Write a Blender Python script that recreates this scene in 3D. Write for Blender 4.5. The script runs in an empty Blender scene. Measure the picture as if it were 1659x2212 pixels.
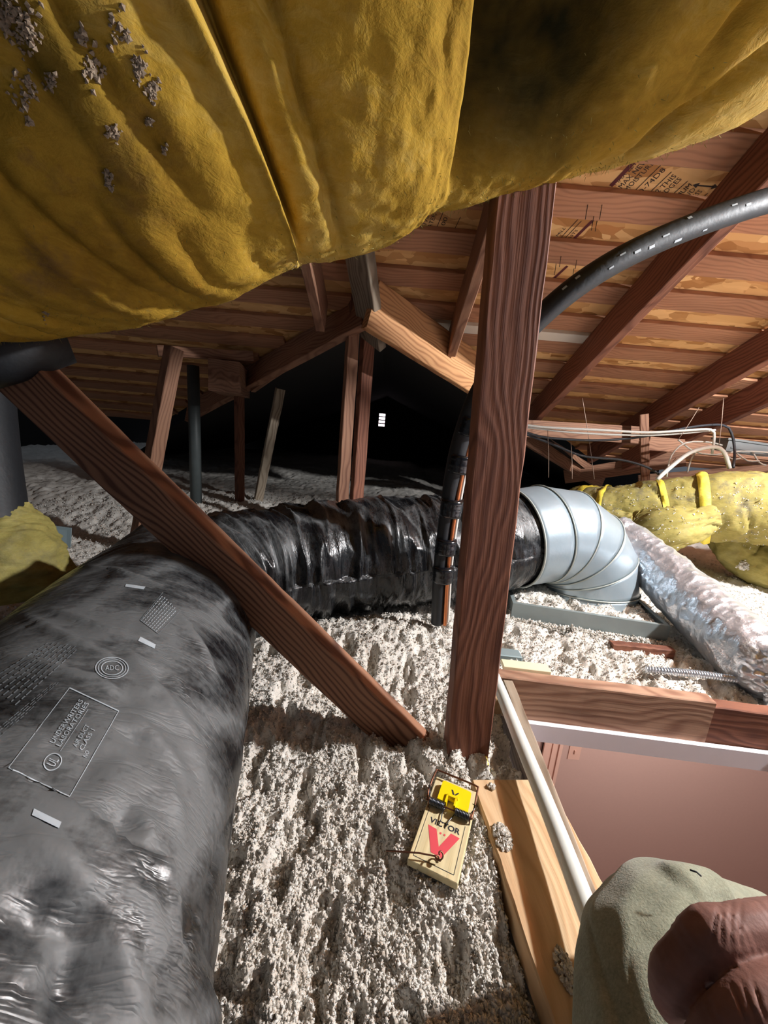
import bpy, bmesh, math, random
import numpy as np
from mathutils import Vector, Matrix
from mathutils.bvhtree import BVHTree

# ------------------------------------------------------------------ camera, world, lights
SC = bpy.context.scene
COL = SC.collection
FPX, PITCH, ROLL, EYE = 830.0, math.radians(12.0), math.radians(5.0), 0.62
F_ = np.array([0, math.cos(PITCH), -math.sin(PITCH)])
_R0 = np.array([1.0, 0, 0]); _U0 = np.array([0, math.sin(PITCH), math.cos(PITCH)])
R_ = math.cos(ROLL)*_R0 + math.sin(ROLL)*_U0
U_ = -math.sin(ROLL)*_R0 + math.cos(ROLL)*_U0
C_ = np.array([0, 0, EYE])
cd = bpy.data.cameras.new('camera'); cam = bpy.data.objects.new('camera', cd); COL.objects.link(cam)
cam.matrix_world = Matrix(((R_[0], U_[0], -F_[0], 0), (R_[1], U_[1], -F_[1], 0), (R_[2], U_[2], -F_[2], EYE), (0, 0, 0, 1)))
cd.sensor_fit = 'HORIZONTAL'; cd.sensor_width = 36.0; cd.lens = 36.0*FPX/1659.0
cd.clip_start = 0.01; cd.clip_end = 60
SC.camera = cam

W = bpy.data.worlds.new('world'); SC.world = W; W.use_nodes = True
W.node_tree.nodes['Background'].inputs[0].default_value = (0.75, 0.85, 1.0, 1)
W.node_tree.nodes['Background'].inputs[1].default_value = 0.10

def lamp(name, loc, power, radius, color, kind='POINT', size=None, aim=None):
    l = bpy.data.lights.new(name, kind); l.energy = power; l.color = color
    if kind == 'POINT': l.shadow_soft_size = radius
    else: l.size = size
    o = bpy.data.objects.new(name, l); COL.objects.link(o); o.location = loc
    if aim is not None:
        o.rotation_euler = (Vector(aim)-Vector(loc)).to_track_quat('-Z', 'Y').to_euler()
    return o
LAMP = (1.85, 0.67, 1.42)
lamp('work_lamp', LAMP, 255.0, 0.04, (0.975, 0.985, 1.0))
lamp('room_fill_light', (1.6, 1.1, -0.5), 36.0, 0.25, (1.0, 0.93, 0.88))  # unseen fill lamp added to brighten the room below the hatch

vs = SC.view_settings
vs.view_transform = 'Standard'; vs.look = 'None'; vs.exposure = 0.28; vs.gamma = 1.0; vs.use_curve_mapping = False

random.seed(7); RNG = np.random.default_rng(7)

# ------------------------------------------------------------------ picture -> place helpers
def ray(x, y): return F_ + (x-829.5)/FPX*R_ - (y-1106.0)/FPX*U_
def D(x, y, z): return C_ + z*ray(x, y)
def FL(x, y, h=0.0):
    d = ray(x, y); return C_ + d*(h-C_[2])/d[2]
def PL(x, y, P, n):
    d = ray(x, y); return C_ + d*np.dot(np.asarray(P)-C_, n)/np.dot(d, n)
def nrm(v):
    v = np.asarray(v, float); return v/np.linalg.norm(v)

# ------------------------------------------------------------------ object helpers
WM = {}
def tag(o, label=None, cat=None, group=None, kind=None):
    if label: o['label'] = label
    if cat: o['category'] = cat
    if group: o['group'] = group
    if kind: o['kind'] = kind
    return o
def place(o, M, parent=None):
    M = Matrix(M)
    if parent is not None:
        o.parent = parent; o.matrix_basis = WM[parent.name].inverted() @ M
    else:
        o.matrix_basis = M
    WM[o.name] = M
    return o
def thing(name, label, cat, loc, group=None, rot=None):
    o = bpy.data.objects.new(name, None); COL.objects.link(o); o.empty_display_size = 0.05
    M = Matrix.Translation(Vector([float(c) for c in loc]))
    if rot is not None: M = M @ rot
    place(o, M)
    return tag(o, label, cat, group)
def mk(name, V, Fc, mat, parent=None, M=None, smooth=False, origin=None):
    """mesh object; V in world coordinates when M is None (then re-based at origin)"""
    V = np.asarray(V, float)
    if M is None:
        if origin is None: origin = V.mean(0)
        V = V-np.asarray(origin); M = Matrix.Translation(Vector([float(c) for c in origin]))
    me = bpy.data.meshes.new(name)
    Fc = list(Fc) if not isinstance(Fc, np.ndarray) else Fc
    if isinstance(Fc, np.ndarray):
        k = Fc.shape[1]
        me.vertices.add(len(V)); me.vertices.foreach_set('co', V.astype(np.float32).ravel())
        me.loops.add(Fc.size); me.loops.foreach_set('vertex_index', Fc.astype(np.int32).ravel())
        me.polygons.add(len(Fc)); me.polygons.foreach_set('loop_start', np.arange(0, Fc.size, k, dtype=np.int32))
        me.update(calc_edges=True); me.validate()
    else:
        me.from_pydata([tuple(v) for v in V], [], Fc); me.update()
    if smooth: me.polygons.foreach_set('use_smooth', np.ones(len(me.polygons), bool))
    if mat is not None: me.materials.append(mat)
    o = bpy.data.objects.new(name, me); COL.objects.link(o)
    return place(o, M, parent)

class MB:
    def __init__(s): s.V = []; s.F = []
    def add(s, V, F):
        b = len(s.V); s.V += [tuple(map(float, v)) for v in V]; s.F += [tuple(i+b for i in f) for f in F]; return s
    def box(s, a, b):
        (x0, y0, z0), (x1, y1, z1) = a, b
        return s.add([(x0,y0,z0),(x1,y0,z0),(x1,y1,z0),(x0,y1,z0),(x0,y0,z1),(x1,y0,z1),(x1,y1,z1),(x0,y1,z1)],
                     [(0,3,2,1),(4,5,6,7),(0,1,5,4),(1,2,6,5),(2,3,7,6),(3,0,4,7)])
    def tube(s, P, r, n=8, cap=True):
        V, F = tube_arrays(P, r, n, cap); return s.add(V, F)
    def build(s, name, mat, parent=None, M=None, smooth=False, origin=None):
        return mk(name, np.array(s.V), s.F, mat, parent, M, smooth, origin)

def spline(pts, step):
    pts = np.asarray(pts, float); n = len(pts); out = []
    for i in range(n-1):
        p0 = pts[max(i-1, 0)]; p1 = pts[i]; p2 = pts[i+1]; p3 = pts[min(i+2, n-1)]
        if i == 0: p0 = 2*p1-p2
        if i == n-2: p3 = 2*p2-p1
        k = max(2, int(np.linalg.norm((p2-p1)[:3])/step))
        for j in range(k):
            t = j/k
            out.append(0.5*((2*p1)+(-p0+p2)*t+(2*p0-5*p1+4*p2-p3)*t*t+(-p0+3*p1-3*p2+p3)*t**3))
    out.append(pts[-1]); return np.array(out)
def frames(P):
    T = np.gradient(P, axis=0); T /= np.linalg.norm(T, axis=1)[:, None]
    ref = np.array([0, 0, 1.0]) if abs(T[:, 2]).mean() < 0.8 else np.array([0, -1.0, 0])
    S = np.zeros_like(P); prev = None
    s = np.cross(T[0], ref); s /= np.linalg.norm(s)
    for i in range(len(P)):
        s = s-np.dot(s, T[i])*T[i]; s /= np.linalg.norm(s); S[i] = s
    return T, S, np.cross(S, T)
def tube_grid(P, R, n):
    """P Nx3, R N or NxM radii -> vertex grid N x n x 3"""
    P = np.asarray(P, float); T, S, U = frames(P)
    R = np.asarray(R, float)
    if R.ndim == 0: R = np.full((len(P), n), float(R))
    if R.ndim == 1: R = np.repeat(R[:, None], n, 1)
    a = np.linspace(0, 2*np.pi, n, endpoint=False)
    return P[:, None, :]+R[:, :, None]*(np.cos(a)[None, :, None]*S[:, None, :]+np.sin(a)[None, :, None]*U[:, None, :])
def grid_faces(N, n, wrap=True):
    i = np.arange(N-1)[:, None]; m = n if wrap else n-1
    j = np.arange(m)[None, :]; j2 = (j+1) % n
    return np.stack([i*n+j, i*n+j2, (i+1)*n+j2, (i+1)*n+j], -1).reshape(-1, 4)
def tube_arrays(P, r, n=8, cap=True):
    G = tube_grid(P, r, n); N = len(G); V = G.reshape(-1, 3)
    F = [tuple(map(int, f)) for f in grid_faces(N, n)]
    if cap: F += [tuple(range(n-1, -1, -1)), tuple((N-1)*n+k for k in range(n))]
    return V, F
def tube(name, P, r, mat, parent=None, n=10, step=None, smooth=True, origin=None):
    if step: P = spline(P, step)
    V, F = tube_arrays(P, r, n)
    return mk(name, V, F, mat, parent, smooth=smooth, origin=origin)

def axes(ex, ey_hint, o):
    ex = nrm(ex); ey = np.asarray(ey_hint, float); ey = nrm(ey-np.dot(ey, ex)*ex); ez = np.cross(ex, ey)
    return Matrix([[ex[0], ey[0], ez[0], o[0]], [ex[1], ey[1], ez[1], o[1]], [ex[2], ey[2], ez[2], o[2]], [0, 0, 0, 1]])
def board(name, p0, p1, w, t, whint, mat, parent=None, wob=0.0012, seg=14, ch=0.0025):
    """sawn board from p0 to p1, width w along whint, thickness t; local X is its length"""
    p0 = np.asarray(p0, float); p1 = np.asarray(p1, float); L = np.linalg.norm(p1-p0)
    cs = [(-w/2+ch, -t/2), (w/2-ch, -t/2), (w/2, -t/2+ch), (w/2, t/2-ch), (w/2-ch, t/2), (-w/2+ch, t/2), (-w/2, t/2-ch), (-w/2, -t/2+ch)]
    V = []; F = []
    for i in range(seg+1):
        x = L*i/seg; dy = random.uniform(-wob, wob); dz = random.uniform(-wob, wob)*0.5
        for (y, z) in cs: V.append((x, y+dy+random.uniform(-wob, wob)*0.4, z+dz))
    for i in range(seg):
        for j in range(8):
            k = (j+1) % 8; F.append((i*8+j, i*8+k, i*8+8+k, i*8+8+j))
    F.append(tuple(range(7, -1, -1))); F.append(tuple(seg*8+j for j in range(8)))
    return mk(name, V, F, mat, parent, M=axes(p1-p0, whint, p0))
def view_w(p0, p1, phi):
    """width direction of a board whose wide face is turned phi about its length away from the eye"""
    m = (np.asarray(p0)+np.asarray(p1))/2; ax = nrm(np.asarray(p1)-np.asarray(p0))
    v = nrm(C_-m); wd = nrm(np.cross(v, ax)); n = np.cross(ax, wd)
    return math.cos(phi)*wd+math.sin(phi)*n

# numpy value noise
def _h(i, j, s):
    n = (i.astype(np.int64)*374761393+j.astype(np.int64)*668265263+s*982451653) & 0x7fffffff
    n = ((n ^ (n >> 13))*1274126177) & 0x7fffffff
    return ((n ^ (n >> 16)) & 0xffff)/65535.0
def vn(x, y, s=0):
    x = np.asarray(x, float); y = np.asarray(y, float)
    xi = np.floor(x); yi = np.floor(y); fx = x-xi; fy = y-yi
    fx = fx*fx*fx*(fx*(fx*6-15)+10); fy = fy*fy*fy*(fy*(fy*6-15)+10)
    a = _h(xi, yi, s); b = _h(xi+1, yi, s); c = _h(xi, yi+1, s); d = _h(xi+1, yi+1, s)
    return (a*(1-fx)+b*fx)*(1-fy)+(c*(1-fx)+d*fx)*fy
def fbm(x, y, s=0, o=3):
    r = 0; a = 0.5
    for k in range(o): r = r+a*vn(x*2**k, y*2**k, s+k*17); a *= 0.5
    return r
def rid(x, y, s=0, p=2.0): return (1-np.abs(2*vn(x, y, s)-1))**p
def sst(a, b, x):
    t = np.clip((np.asarray(x, float)-a)/(b-a), 0, 1); return t*t*(3-2*t)

# ------------------------------------------------------------------ materials
class NT:
    def __init__(s, name):
        s.m = bpy.data.materials.new(name); s.m.use_nodes = True; s.t = s.m.node_tree; s.N = s.t.nodes
        s.b = s.N['Principled BSDF']; s.out = s.N['Material Output']
        s.tc = s.N.new('ShaderNodeTexCoord'); s.oi = s.N.new('ShaderNodeObjectInfo')
    def lk(s, a, b): s.t.links.new(a, b); return s
    def map(s, scale, rot=(0, 0, 0), rnd=True, src=None):
        m = s.N.new('ShaderNodeMapping'); s.lk(src or s.tc.outputs['Object'], m.inputs[0])
        m.inputs['Scale'].default_value = scale; m.inputs['Rotation'].default_value = rot
        if rnd:
            k = s.N.new('ShaderNodeVectorMath'); k.operation = 'SCALE'; k.inputs[0].default_value = (37, 19, 23)
            s.lk(s.oi.outputs['Random'], k.inputs['Scale']); s.lk(k.outputs[0], m.inputs['Location'])
        return m.outputs[0]
    def noise(s, v, scale, det=3, rough=0.55, dist=0.0):
        n = s.N.new('ShaderNodeTexNoise'); s.lk(v, n.inputs['Vector']); n.inputs['Scale'].default_value = scale
        n.inputs['Detail'].default_value = det; n.inputs['Roughness'].default_value = rough; n.inputs['Distortion'].default_value = dist
        return n.outputs[0]
    def vor(s, v, scale, feat='F1', out='Distance', rnd=1.0):
        n = s.N.new('ShaderNodeTexVoronoi'); n.feature = feat; s.lk(v, n.inputs['Vector']); n.inputs['Scale'].default_value = scale
        n.inputs['Randomness'].default_value = rnd
        return n.outputs[out]
    def wave(s, v, scale, dist, det=2, dscale=1.0, direction='Y'):
        n = s.N.new('ShaderNodeTexWave'); s.lk(v, n.inputs[0]); n.bands_direction = direction
        n.inputs['Scale'].default_value = scale; n.inputs['Distortion'].default_value = dist
        n.inputs['Detail'].default_value = det; n.inputs['Detail Scale'].default_value = dscale
        return n.outputs['Fac']
    def ramp(s, f, stops, ease='LINEAR'):
        r = s.N.new('ShaderNodeValToRGB'); s.lk(f, r.inputs[0]); e = r.color_ramp.elements; r.color_ramp.interpolation = ease
        while len(e) > 1: e.remove(e[0])
        e[0].position = stops[0][0]; e[0].color = c4(stops[0][1])
        for p, c in stops[1:]:
            q = e.new(p); q.color = c4(c)
        return r.outputs[0]
    def mix(s, f, a, b, mode='MIX'):
        m = s.N.new('ShaderNodeMix'); m.data_type = 'RGBA'; m.blend_type = mode
        for sock, v in ((m.inputs[0], f), (m.inputs[6], a), (m.inputs[7], b)):
            if hasattr(v, 'links'): s.lk(v, sock)
            elif isinstance(v, (int, float)): sock.default_value = v
            else: sock.default_value = c4(v)
        return m.outputs[2]
    def math(s, op, a, b=0.0, clamp=False):
        m = s.N.new('ShaderNodeMath'); m.operation = op; m.use_clamp = clamp
        for sock, v in ((m.inputs[0], a), (m.inputs[1], b)):
            if hasattr(v, 'links'): s.lk(v, sock)
            else: sock.default_value = v
        return m.outputs[0]
    def hsv(s, col, val, hue=0.5, sat=1.0):
        h = s.N.new('ShaderNodeHueSaturation'); s.lk(col, h.inputs['Color'])
        for sock, v in ((h.inputs['Value'], val), (h.inputs['Saturation'], sat), (h.inputs['Hue'], hue)):
            if hasattr(v, 'links'): s.lk(v, sock)
            else: sock.default_value = v
        return h.outputs[0]
    def bump(s, h, strength, dist):
        b = s.N.new('ShaderNodeBump'); s.lk(h, b.inputs['Height']); b.inputs['Strength'].default_value = strength; b.inputs['Distance'].default_value = dist
        s.lk(b.outputs[0], s.b.inputs['Normal']); return s
    def set(s, col=None, rough=None, metal=None, spec=None, **k):
        for nm, v in (('Base Color', col), ('Roughness', rough), ('Metallic', metal), ('Specular IOR Level', spec)):
            if v is None: continue
            if hasattr(v, 'links'): s.lk(v, s.b.inputs[nm])
            else: s.b.inputs[nm].default_value = c4(v) if nm == 'Base Color' else v
        return s
def c4(c): return (c[0], c[1], c[2], 1.0) if len(c) == 3 else tuple(c)
def srgb(r, g, b):
    f = lambda c: (c/255/12.92) if c/255 <= 0.04045 else ((c/255+0.055)/1.055)**2.4
    return (f(r), f(g), f(b))
def attr(n, name):
    a = n.N.new('ShaderNodeAttribute'); a.attribute_name = name; return a

def wood_mat(name, light, dark, line=0.55, scale=1.0, rough=0.72, knots=0.5):
    n = NT(name); v = n.map((1.0*scale, 1, 1))
    vs_ = n.map((0.55*scale, 7*scale, 7*scale))
    warp = n.noise(n.map((1.1, 3, 3)), 2.2, 2)
    vv = n.N.new('ShaderNodeVectorMath'); vv.operation = 'ADD'; n.lk(vs_, vv.inputs[0])
    wsc = n.N.new('ShaderNodeVectorMath'); wsc.operation = 'SCALE'; n.lk(warp, wsc.inputs[0]); wsc.inputs['Scale'].default_value = 1.1
    n.lk(wsc.outputs[0], vv.inputs[1])
    rings = n.wave(vv.outputs[0], 2.6, 1.1, 2, 0.5)
    fine = n.noise(n.map((2.5, 170, 170)), 1.0, 3, 0.65)
    blot = n.noise(n.map((1.6, 5, 5)), 2.0, 3)
    f = n.math('ADD', n.math('MULTIPLY', n.math('POWER', rings, 2.2), line), n.math('MULTIPLY', fine, 0.35))
    f = n.math('ADD', f, n.math('MULTIPLY', n.math('SUBTRACT', blot, 0.5), 0.9), True)
    col = n.ramp(f, [(0.12, light), (0.85, dark)])
    kd = n.vor(n.map((1.7, 11, 11)), 1.0)
    kn = n.ramp(kd, [(0.05, (1, 1, 1)), (0.13, (0, 0, 0))])
    col = n.mix(n.math('MULTIPLY', kn, knots), col, tuple(c*0.35 for c in dark))
    val = n.math('ADD', n.math('MULTIPLY', n.oi.outputs['Random'], 0.35), 0.82)
    n.set(n.hsv(col, val), rough, spec=0.3)
    n.bump(n.math('ADD', n.math('MULTIPLY', rings, 0.5), fine), 0.5, 0.0012)
    return n.m
MT = {}
MT['wood_red'] = wood_mat('reddish_stained_wood', srgb(134, 88, 68), srgb(92, 55, 43), 0.5)
MT['wood_brace'] = wood_mat('brown_brace_wood', srgb(156, 112, 86), srgb(94, 60, 46), 0.7, 1.6, knots=0.1)
MT['wood_old'] = wood_mat('old_framing_wood', srgb(152, 112, 88), srgb(106, 70, 54), 0.45)
MT['wood_tan'] = wood_mat('tan_header_wood', srgb(176, 142, 118), srgb(128, 92, 74), 0.5)
MT['wood_warm'] = wood_mat('warm_fir_wood', srgb(196, 146, 100), srgb(140, 90, 56), 0.5)
MT['wood_pale'] = wood_mat('pale_pine_wood', srgb(208, 178, 140), srgb(178, 142, 104), 0.4, knots=0.3)
MT['wood_grey'] = wood_mat('grey_weathered_wood', srgb(160, 146, 128), srgb(108, 90, 74), 0.5)
MT['purlin'] = wood_mat('purlin_board_wood', srgb(182, 132, 100), srgb(136, 92, 68), 0.35)

def m_osb():
    n = NT('oriented_strand_board')
    d = n.noise(n.map((1, 1, 1), rnd=False), 9, 2)
    sc = n.N.new('ShaderNodeVectorMath'); sc.operation = 'SCALE'; n.lk(d, sc.inputs[0]); sc.inputs['Scale'].default_value = 0.25
    def layer(rz, s1, s2):
        v = n.map((s1, s2, 1), (0, 0, rz), rnd=False); a = n.N.new('ShaderNodeVectorMath'); n.lk(v, a.inputs[0]); n.lk(sc.outputs[0], a.inputs[1])
        return n.vor(a.outputs[0], 6, 'F1', 'Color')
    l1 = layer(0.5, 1.0, 5.0); l2 = layer(-0.7, 1.3, 6.0); sel = n.vor(n.map((1, 2, 1), rnd=False), 7, 'F1', 'Color')
    m = n.mix(n.ramp(sel, [(0.45, (0, 0, 0)), (0.5, (1, 1, 1))]), l1, l2)
    bw = n.N.new('ShaderNodeRGBToBW'); n.lk(m, bw.inputs[0])
    col = n.ramp(bw.outputs[0], [(0.1, srgb(168, 114, 62)), (0.4, srgb(212, 162, 104)), (0.7, srgb(236, 192, 132)), (0.95, srgb(190, 130, 76))])
    n.set(col, 0.7, spec=0.25); n.bump(bw.outputs[0], 0.35, 0.002); return n.m
MT['osb'] = m_osb()

def m_black():
    n = NT('dusty_black_plastic')
    a = attr(n, 'dust'); cx = n.N.new('ShaderNodeCombineXYZ'); n.lk(attr(n, 'du').outputs['Fac'], cx.inputs[0]); n.lk(attr(n, 'dv').outputs['Fac'], cx.inputs[1]); uv = cx.outputs[0]
    fine = n.noise(n.map((1, 1, 1), rnd=False), 110, 4, 0.7); big = n.noise(n.map((1, 1, 1), rnd=False), 8, 4, 0.6)
    st = n.noise(n.map((34, 1.3, 1), (0, 0, 0.035), False, uv), 1.0, 4, 0.65, 0.4)
    st = n.ramp(n.math('ABSOLUTE', n.math('SUBTRACT', st, 0.5)), [(0.0, (1, 1, 1)), (0.035, (0.25, 0.25, 0.25)), (0.09, (0, 0, 0))])
    st2 = n.noise(n.map((120, 4, 1), (0, 0, -0.02), False, uv), 1.0, 3, 0.7)
    f = n.math('MULTIPLY', n.math('ADD', n.math('MULTIPLY', n.math('ADD', n.math('MULTIPLY', fine, 1.2), st2), 0.6), n.math('MULTIPLY', big, 0.45)), a.outputs['Fac'])
    f = n.ramp(f, [(0.50, (0, 0, 0)), (1.45, (1, 1, 1))])
    f = n.math('ADD', f, n.math('MULTIPLY', n.math('MULTIPLY', st, a.outputs['Fac']), 0.22), True)
    col = n.mix(f, srgb(17, 18, 21), srgb(92, 94, 95))
    n.set(col, n.math('ADD', n.math('MULTIPLY', f, 0.35), 0.25), spec=0.6)
    n.bump(n.math('ADD', n.noise(n.map((1, 1, 1), rnd=False), 32, 4, 0.6), n.math('MULTIPLY', st, 0.4)), 0.35, 0.004); return n.m
MT['black'] = m_black()

def m_insul():
    n = NT('grey_cellulose_fluff'); a = attr(n, 'tint'); fine = n.noise(n.map((1, 1, 1), rnd=False), 260, 3, 0.7)
    mid = n.noise(n.map((1, 1, 1), rnd=False), 40, 3, 0.6)
    f = n.math('ADD', n.math('MULTIPLY', a.outputs['Fac'], 0.65), n.math('ADD', n.math('MULTIPLY', n.math('SUBTRACT', fine, 0.5), 0.7), n.math('MULTIPLY', n.math('SUBTRACT', mid, 0.5), 0.35)))
    col = n.ramp(n.math('ADD', f, 0.12), [(0.0, srgb(138, 126, 112)), (0.28, srgb(192, 184, 172)), (0.55, srgb(214, 209, 201)), (0.85, srgb(234, 232, 228))])
    n.set(col, 0.95, spec=0.1); n.bump(fine, 0.8, 0.002); return n.m
MT['fluff'] = m_insul()

def m_fiberglass(name, c_lo, c_mid, c_hi, dirt, dirtamt):
    n = NT(name); v = n.map((1, 1, 1), rnd=False)
    big = n.noise(v, 5, 4, 0.6, 0.3); fib = n.noise(n.map((1, 1, 3), rnd=False), 45, 4, 0.7, 0.6)
    f = n.math('ADD', n.math('MULTIPLY', big, 0.75), n.math('MULTIPLY', fib, 0.35))
    col = n.ramp(f, [(0.33, c_lo), (0.55, c_mid), (0.8, c_hi)])
    dm = n.math('MULTIPLY', n.ramp(n.noise(v, 11, 5, 0.75), [(0.52, (0, 0, 0)), (0.72, (1, 1, 1))]), attr(n, 'dust').outputs['Fac'])
    col = n.mix(n.math('MULTIPLY', dm, dirtamt), col, dirt)
    col = n.mix(n.math('MULTIPLY', attr(n, 'dark_tone').outputs['Fac'], n.math('ADD', n.math('MULTIPLY', n.noise(v, 7, 4, 0.7), 1.3), 0.25), True), col, srgb(40, 38, 20))
    n.set(col, 0.95, spec=0.1); n.bump(n.math('ADD', fib, n.math('MULTIPLY', n.noise(v, 140, 3, 0.7), 0.6)), 0.35, 0.004)
    return n.m
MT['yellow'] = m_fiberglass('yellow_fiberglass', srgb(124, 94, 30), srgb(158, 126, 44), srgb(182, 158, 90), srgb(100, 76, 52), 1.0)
MT['yellow_dusty'] = m_fiberglass('dusty_yellow_fiberglass', srgb(120, 110, 60), srgb(150, 139, 80), srgb(178, 167, 112), srgb(104, 99, 84), 1.0)
MT['yellow_clean'] = m_fiberglass('clean_yellow_fiberglass', srgb(226, 200, 60), srgb(240, 220, 90), srgb(250, 236, 140), srgb(170, 150, 90), 0.1)

def simple(name, col, rough=0.5, metal=0.0, spec=0.5, var=0.0, vscale=30, bump=0.0, bscale=60, bdist=0.001, em=0.0):
    n = NT(name)
    if var:
        f = n.noise(n.map((1, 1, 1)), vscale, 3); c = n.hsv(n.mix(0.0, col, col), n.math('ADD', n.math('MULTIPLY', f, 2*var), 1-var)); n.set(c, rough, metal, spec)
    else: n.set(col, rough, metal, spec)
    if bump: n.bump(n.noise(n.map((1, 1, 1)), bscale, 3, 0.6), bump, bdist)
    if em:
        n.b.inputs['Emission Color'].default_value = c4(col); n.b.inputs['Emission Strength'].default_value = em
    return n.m
MT['galv'] = simple('galvanized_sheet_metal', srgb(158, 173, 182), 0.40, 0.45, 0.5, 0.12, 14, 0.15, 22, 0.006)
MT['galv_seam'] = simple('seam_sealant', srgb(178, 184, 178), 0.5, 0.2, 0.4, 0.1)
MT['pan'] = simple('grey_sheet_metal_pan', srgb(140, 150, 150), 0.5, 0.35, 0.4, 0.08)
MT['foil'] = simple('silver_foil_jacket', srgb(204, 209, 217), 0.36, 0.75, 0.5, 0.05, 20, 0.6, 38, 0.008)
MT['pvc'] = simple('scuffed_white_pvc', srgb(226, 232, 226), 0.35, 0, 0.5, 0.10, 60)
MT['abs'] = simple('dark_pipe_plastic', srgb(70, 76, 76), 0.5, 0, 0.4, 0.2, 20)
MT['foam'] = simple('black_foam_sleeve', srgb(24, 26, 30), 0.58, 0, 0.5, 0.2, 25, 0.3, 50, 0.003)
MT['tape'] = simple('black_vinyl_tape', srgb(18, 19, 24), 0.22, 0, 0.6, 0.1, 25, 0.4, 40, 0.002)
MT['copper'] = simple('copper_tube', srgb(206, 128, 84), 0.35, 0.9, 0.5, 0.1)
MT['cable_w'] = simple('white_cable_jacket', srgb(222, 220, 212), 0.45)
MT['cable_b'] = simple('black_cable_jacket', srgb(52, 54, 60), 0.45)
MT['wire'] = simple('thin_rusty_wire', srgb(150, 128, 112), 0.5, 0.5)
MT['cable_y'] = simple('yellow_cable_jacket', srgb(228, 206, 60), 0.45)
MT['print'] = simple('pale_grey_print', srgb(168, 176, 182), 0.6)
MT['print_dim'] = simple('faint_grey_print', srgb(112, 118, 122), 0.6)
MT['stamp'] = simple('black_stamp_ink', srgb(50, 34, 26), 0.8)
MT['stamp_red'] = simple('dark_red_edge_paint', srgb(84, 22, 26), 0.8)
MT['white_paint'] = simple('white_painted_drywall', srgb(236, 232, 238), 0.6, var=0.03)
MT['rose'] = simple('rose_brown_wall_paint', srgb(186, 156, 146), 0.7, var=0.03, vscale=60, bump=0.1, bscale=300)
MT['rose_trim'] = simple('rose_painted_casing', srgb(214, 176, 160), 0.5)
MT['room_floor'] = simple('room_floor_covering', srgb(150, 125, 110), 0.8)
MT['plate'] = simple('beige_switch_plate', srgb(206, 168, 152), 0.4)
MT['painted_gloom'] = simple('painted_attic_gloom', srgb(28, 24, 22), 0.95, var=0.2)  # near-black colour stands in for the darkness of the far attic
MT['vent'] = simple('daylight_in_vent', (1.0, 0.82, 0.9), 0.5, em=3.0)
MT['trap_wood'] = wood_mat('trap_base_wood', srgb(243, 228, 182), srgb(228, 208, 156), 0.3, knots=0.0)
MT['trap_red'] = simple('red_trap_print', srgb(226, 82, 92), 0.6)
MT['trap_black'] = simple('black_trap_print', srgb(38, 40, 50), 0.6)
MT['trap_yellow'] = simple('yellow_plastic', srgb(250, 222, 20), 0.35, var=0.03)
MT['bronze'] = simple('coppered_trap_wire', srgb(120, 80, 62), 0.4, 0.8)
MT['steel'] = simple('dark_spring_steel', srgb(92, 96, 104), 0.32, 0.9)
MT['cream'] = simple('cream_board', srgb(238, 226, 190), 0.6, var=0.05)
MT['bluepad'] = simple('grey_blue_metal_plate', srgb(150, 168, 172), 0.5, 0.4)
MT['fixture'] = simple('grey_fixture_metal', srgb(150, 156, 158), 0.5, 0.3)
MT['white_board'] = simple('off_white_painted_board', srgb(226, 216, 200), 0.6, var=0.04)
MT['nail'] = simple('dark_nail_steel', srgb(60, 52, 48), 0.5, 0.6)
MT['dustbit'] = simple('grey_dust_clump', srgb(128, 112, 94), 0.95, var=0.3, vscale=80)

def m_fabric():
    n = NT('sage_green_cotton'); a = n.noise(n.map((1, 1, 1), rnd=False), 420, 3, 0.7); b = n.noise(n.map((1, 1, 1), rnd=False), 25, 3)
    col = n.ramp(n.math('ADD', n.math('MULTIPLY', a, 0.6), n.math('MULTIPLY', b, 0.4)), [(0.3, srgb(112, 116, 98)), (0.7, srgb(158, 162, 142))])
    n.set(col, 0.95, spec=0.1); n.b.inputs['Sheen Weight'].default_value = 0.25; n.bump(a, 0.7, 0.0012); return n.m
MT['fabric'] = m_fabric()
def m_skin():
    n = NT('tanned_skin'); v = n.map((1, 1, 1), rnd=False)
    a = n.noise(v, 60, 3); pores = n.vor(v, 900)
    col = n.ramp(a, [(0.3, srgb(118, 82, 72)), (0.7, srgb(142, 104, 94))])
    n.set(col, 0.62, spec=0.22); n.b.inputs['Subsurface Weight'].default_value = 0.08
    n.b.inputs['Subsurface Radius'].default_value = (0.008, 0.003, 0.002)
    n.bump(n.math('ADD', pores, n.math('MULTIPLY', n.wave(v, 130, 6, 2, 2.0, 'DIAGONAL'), 0.2)), 0.12, 0.0005); return n.m
MT['skin'] = m_skin()

def add_attr(o, name, vals):
    a = o.data.attributes.new(name, 'FLOAT', 'POINT'); a.data.foreach_set('value', np.asarray(vals, np.float32).ravel())

def text_mesh(s, size=1.0, res=2, align='LEFT', bold=0.0):
    c = bpy.data.curves.new('txt', 'FONT'); c.offset = bold; c.body = s; c.size = size; c.resolution_u = res; c.align_x = align
    o = bpy.data.objects.new('txt', c); COL.objects.link(o)
    bpy.context.view_layer.update()
    me = bpy.data.meshes.new_from_object(o.evaluated_get(bpy.context.evaluated_depsgraph_get()))
    V = np.array([v.co[:] for v in me.vertices]); F = [tuple(p.vertices) for p in me.polygons]
    bpy.data.objects.remove(o); bpy.data.curves.remove(c); bpy.data.meshes.remove(me)
    return V, F

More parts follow.
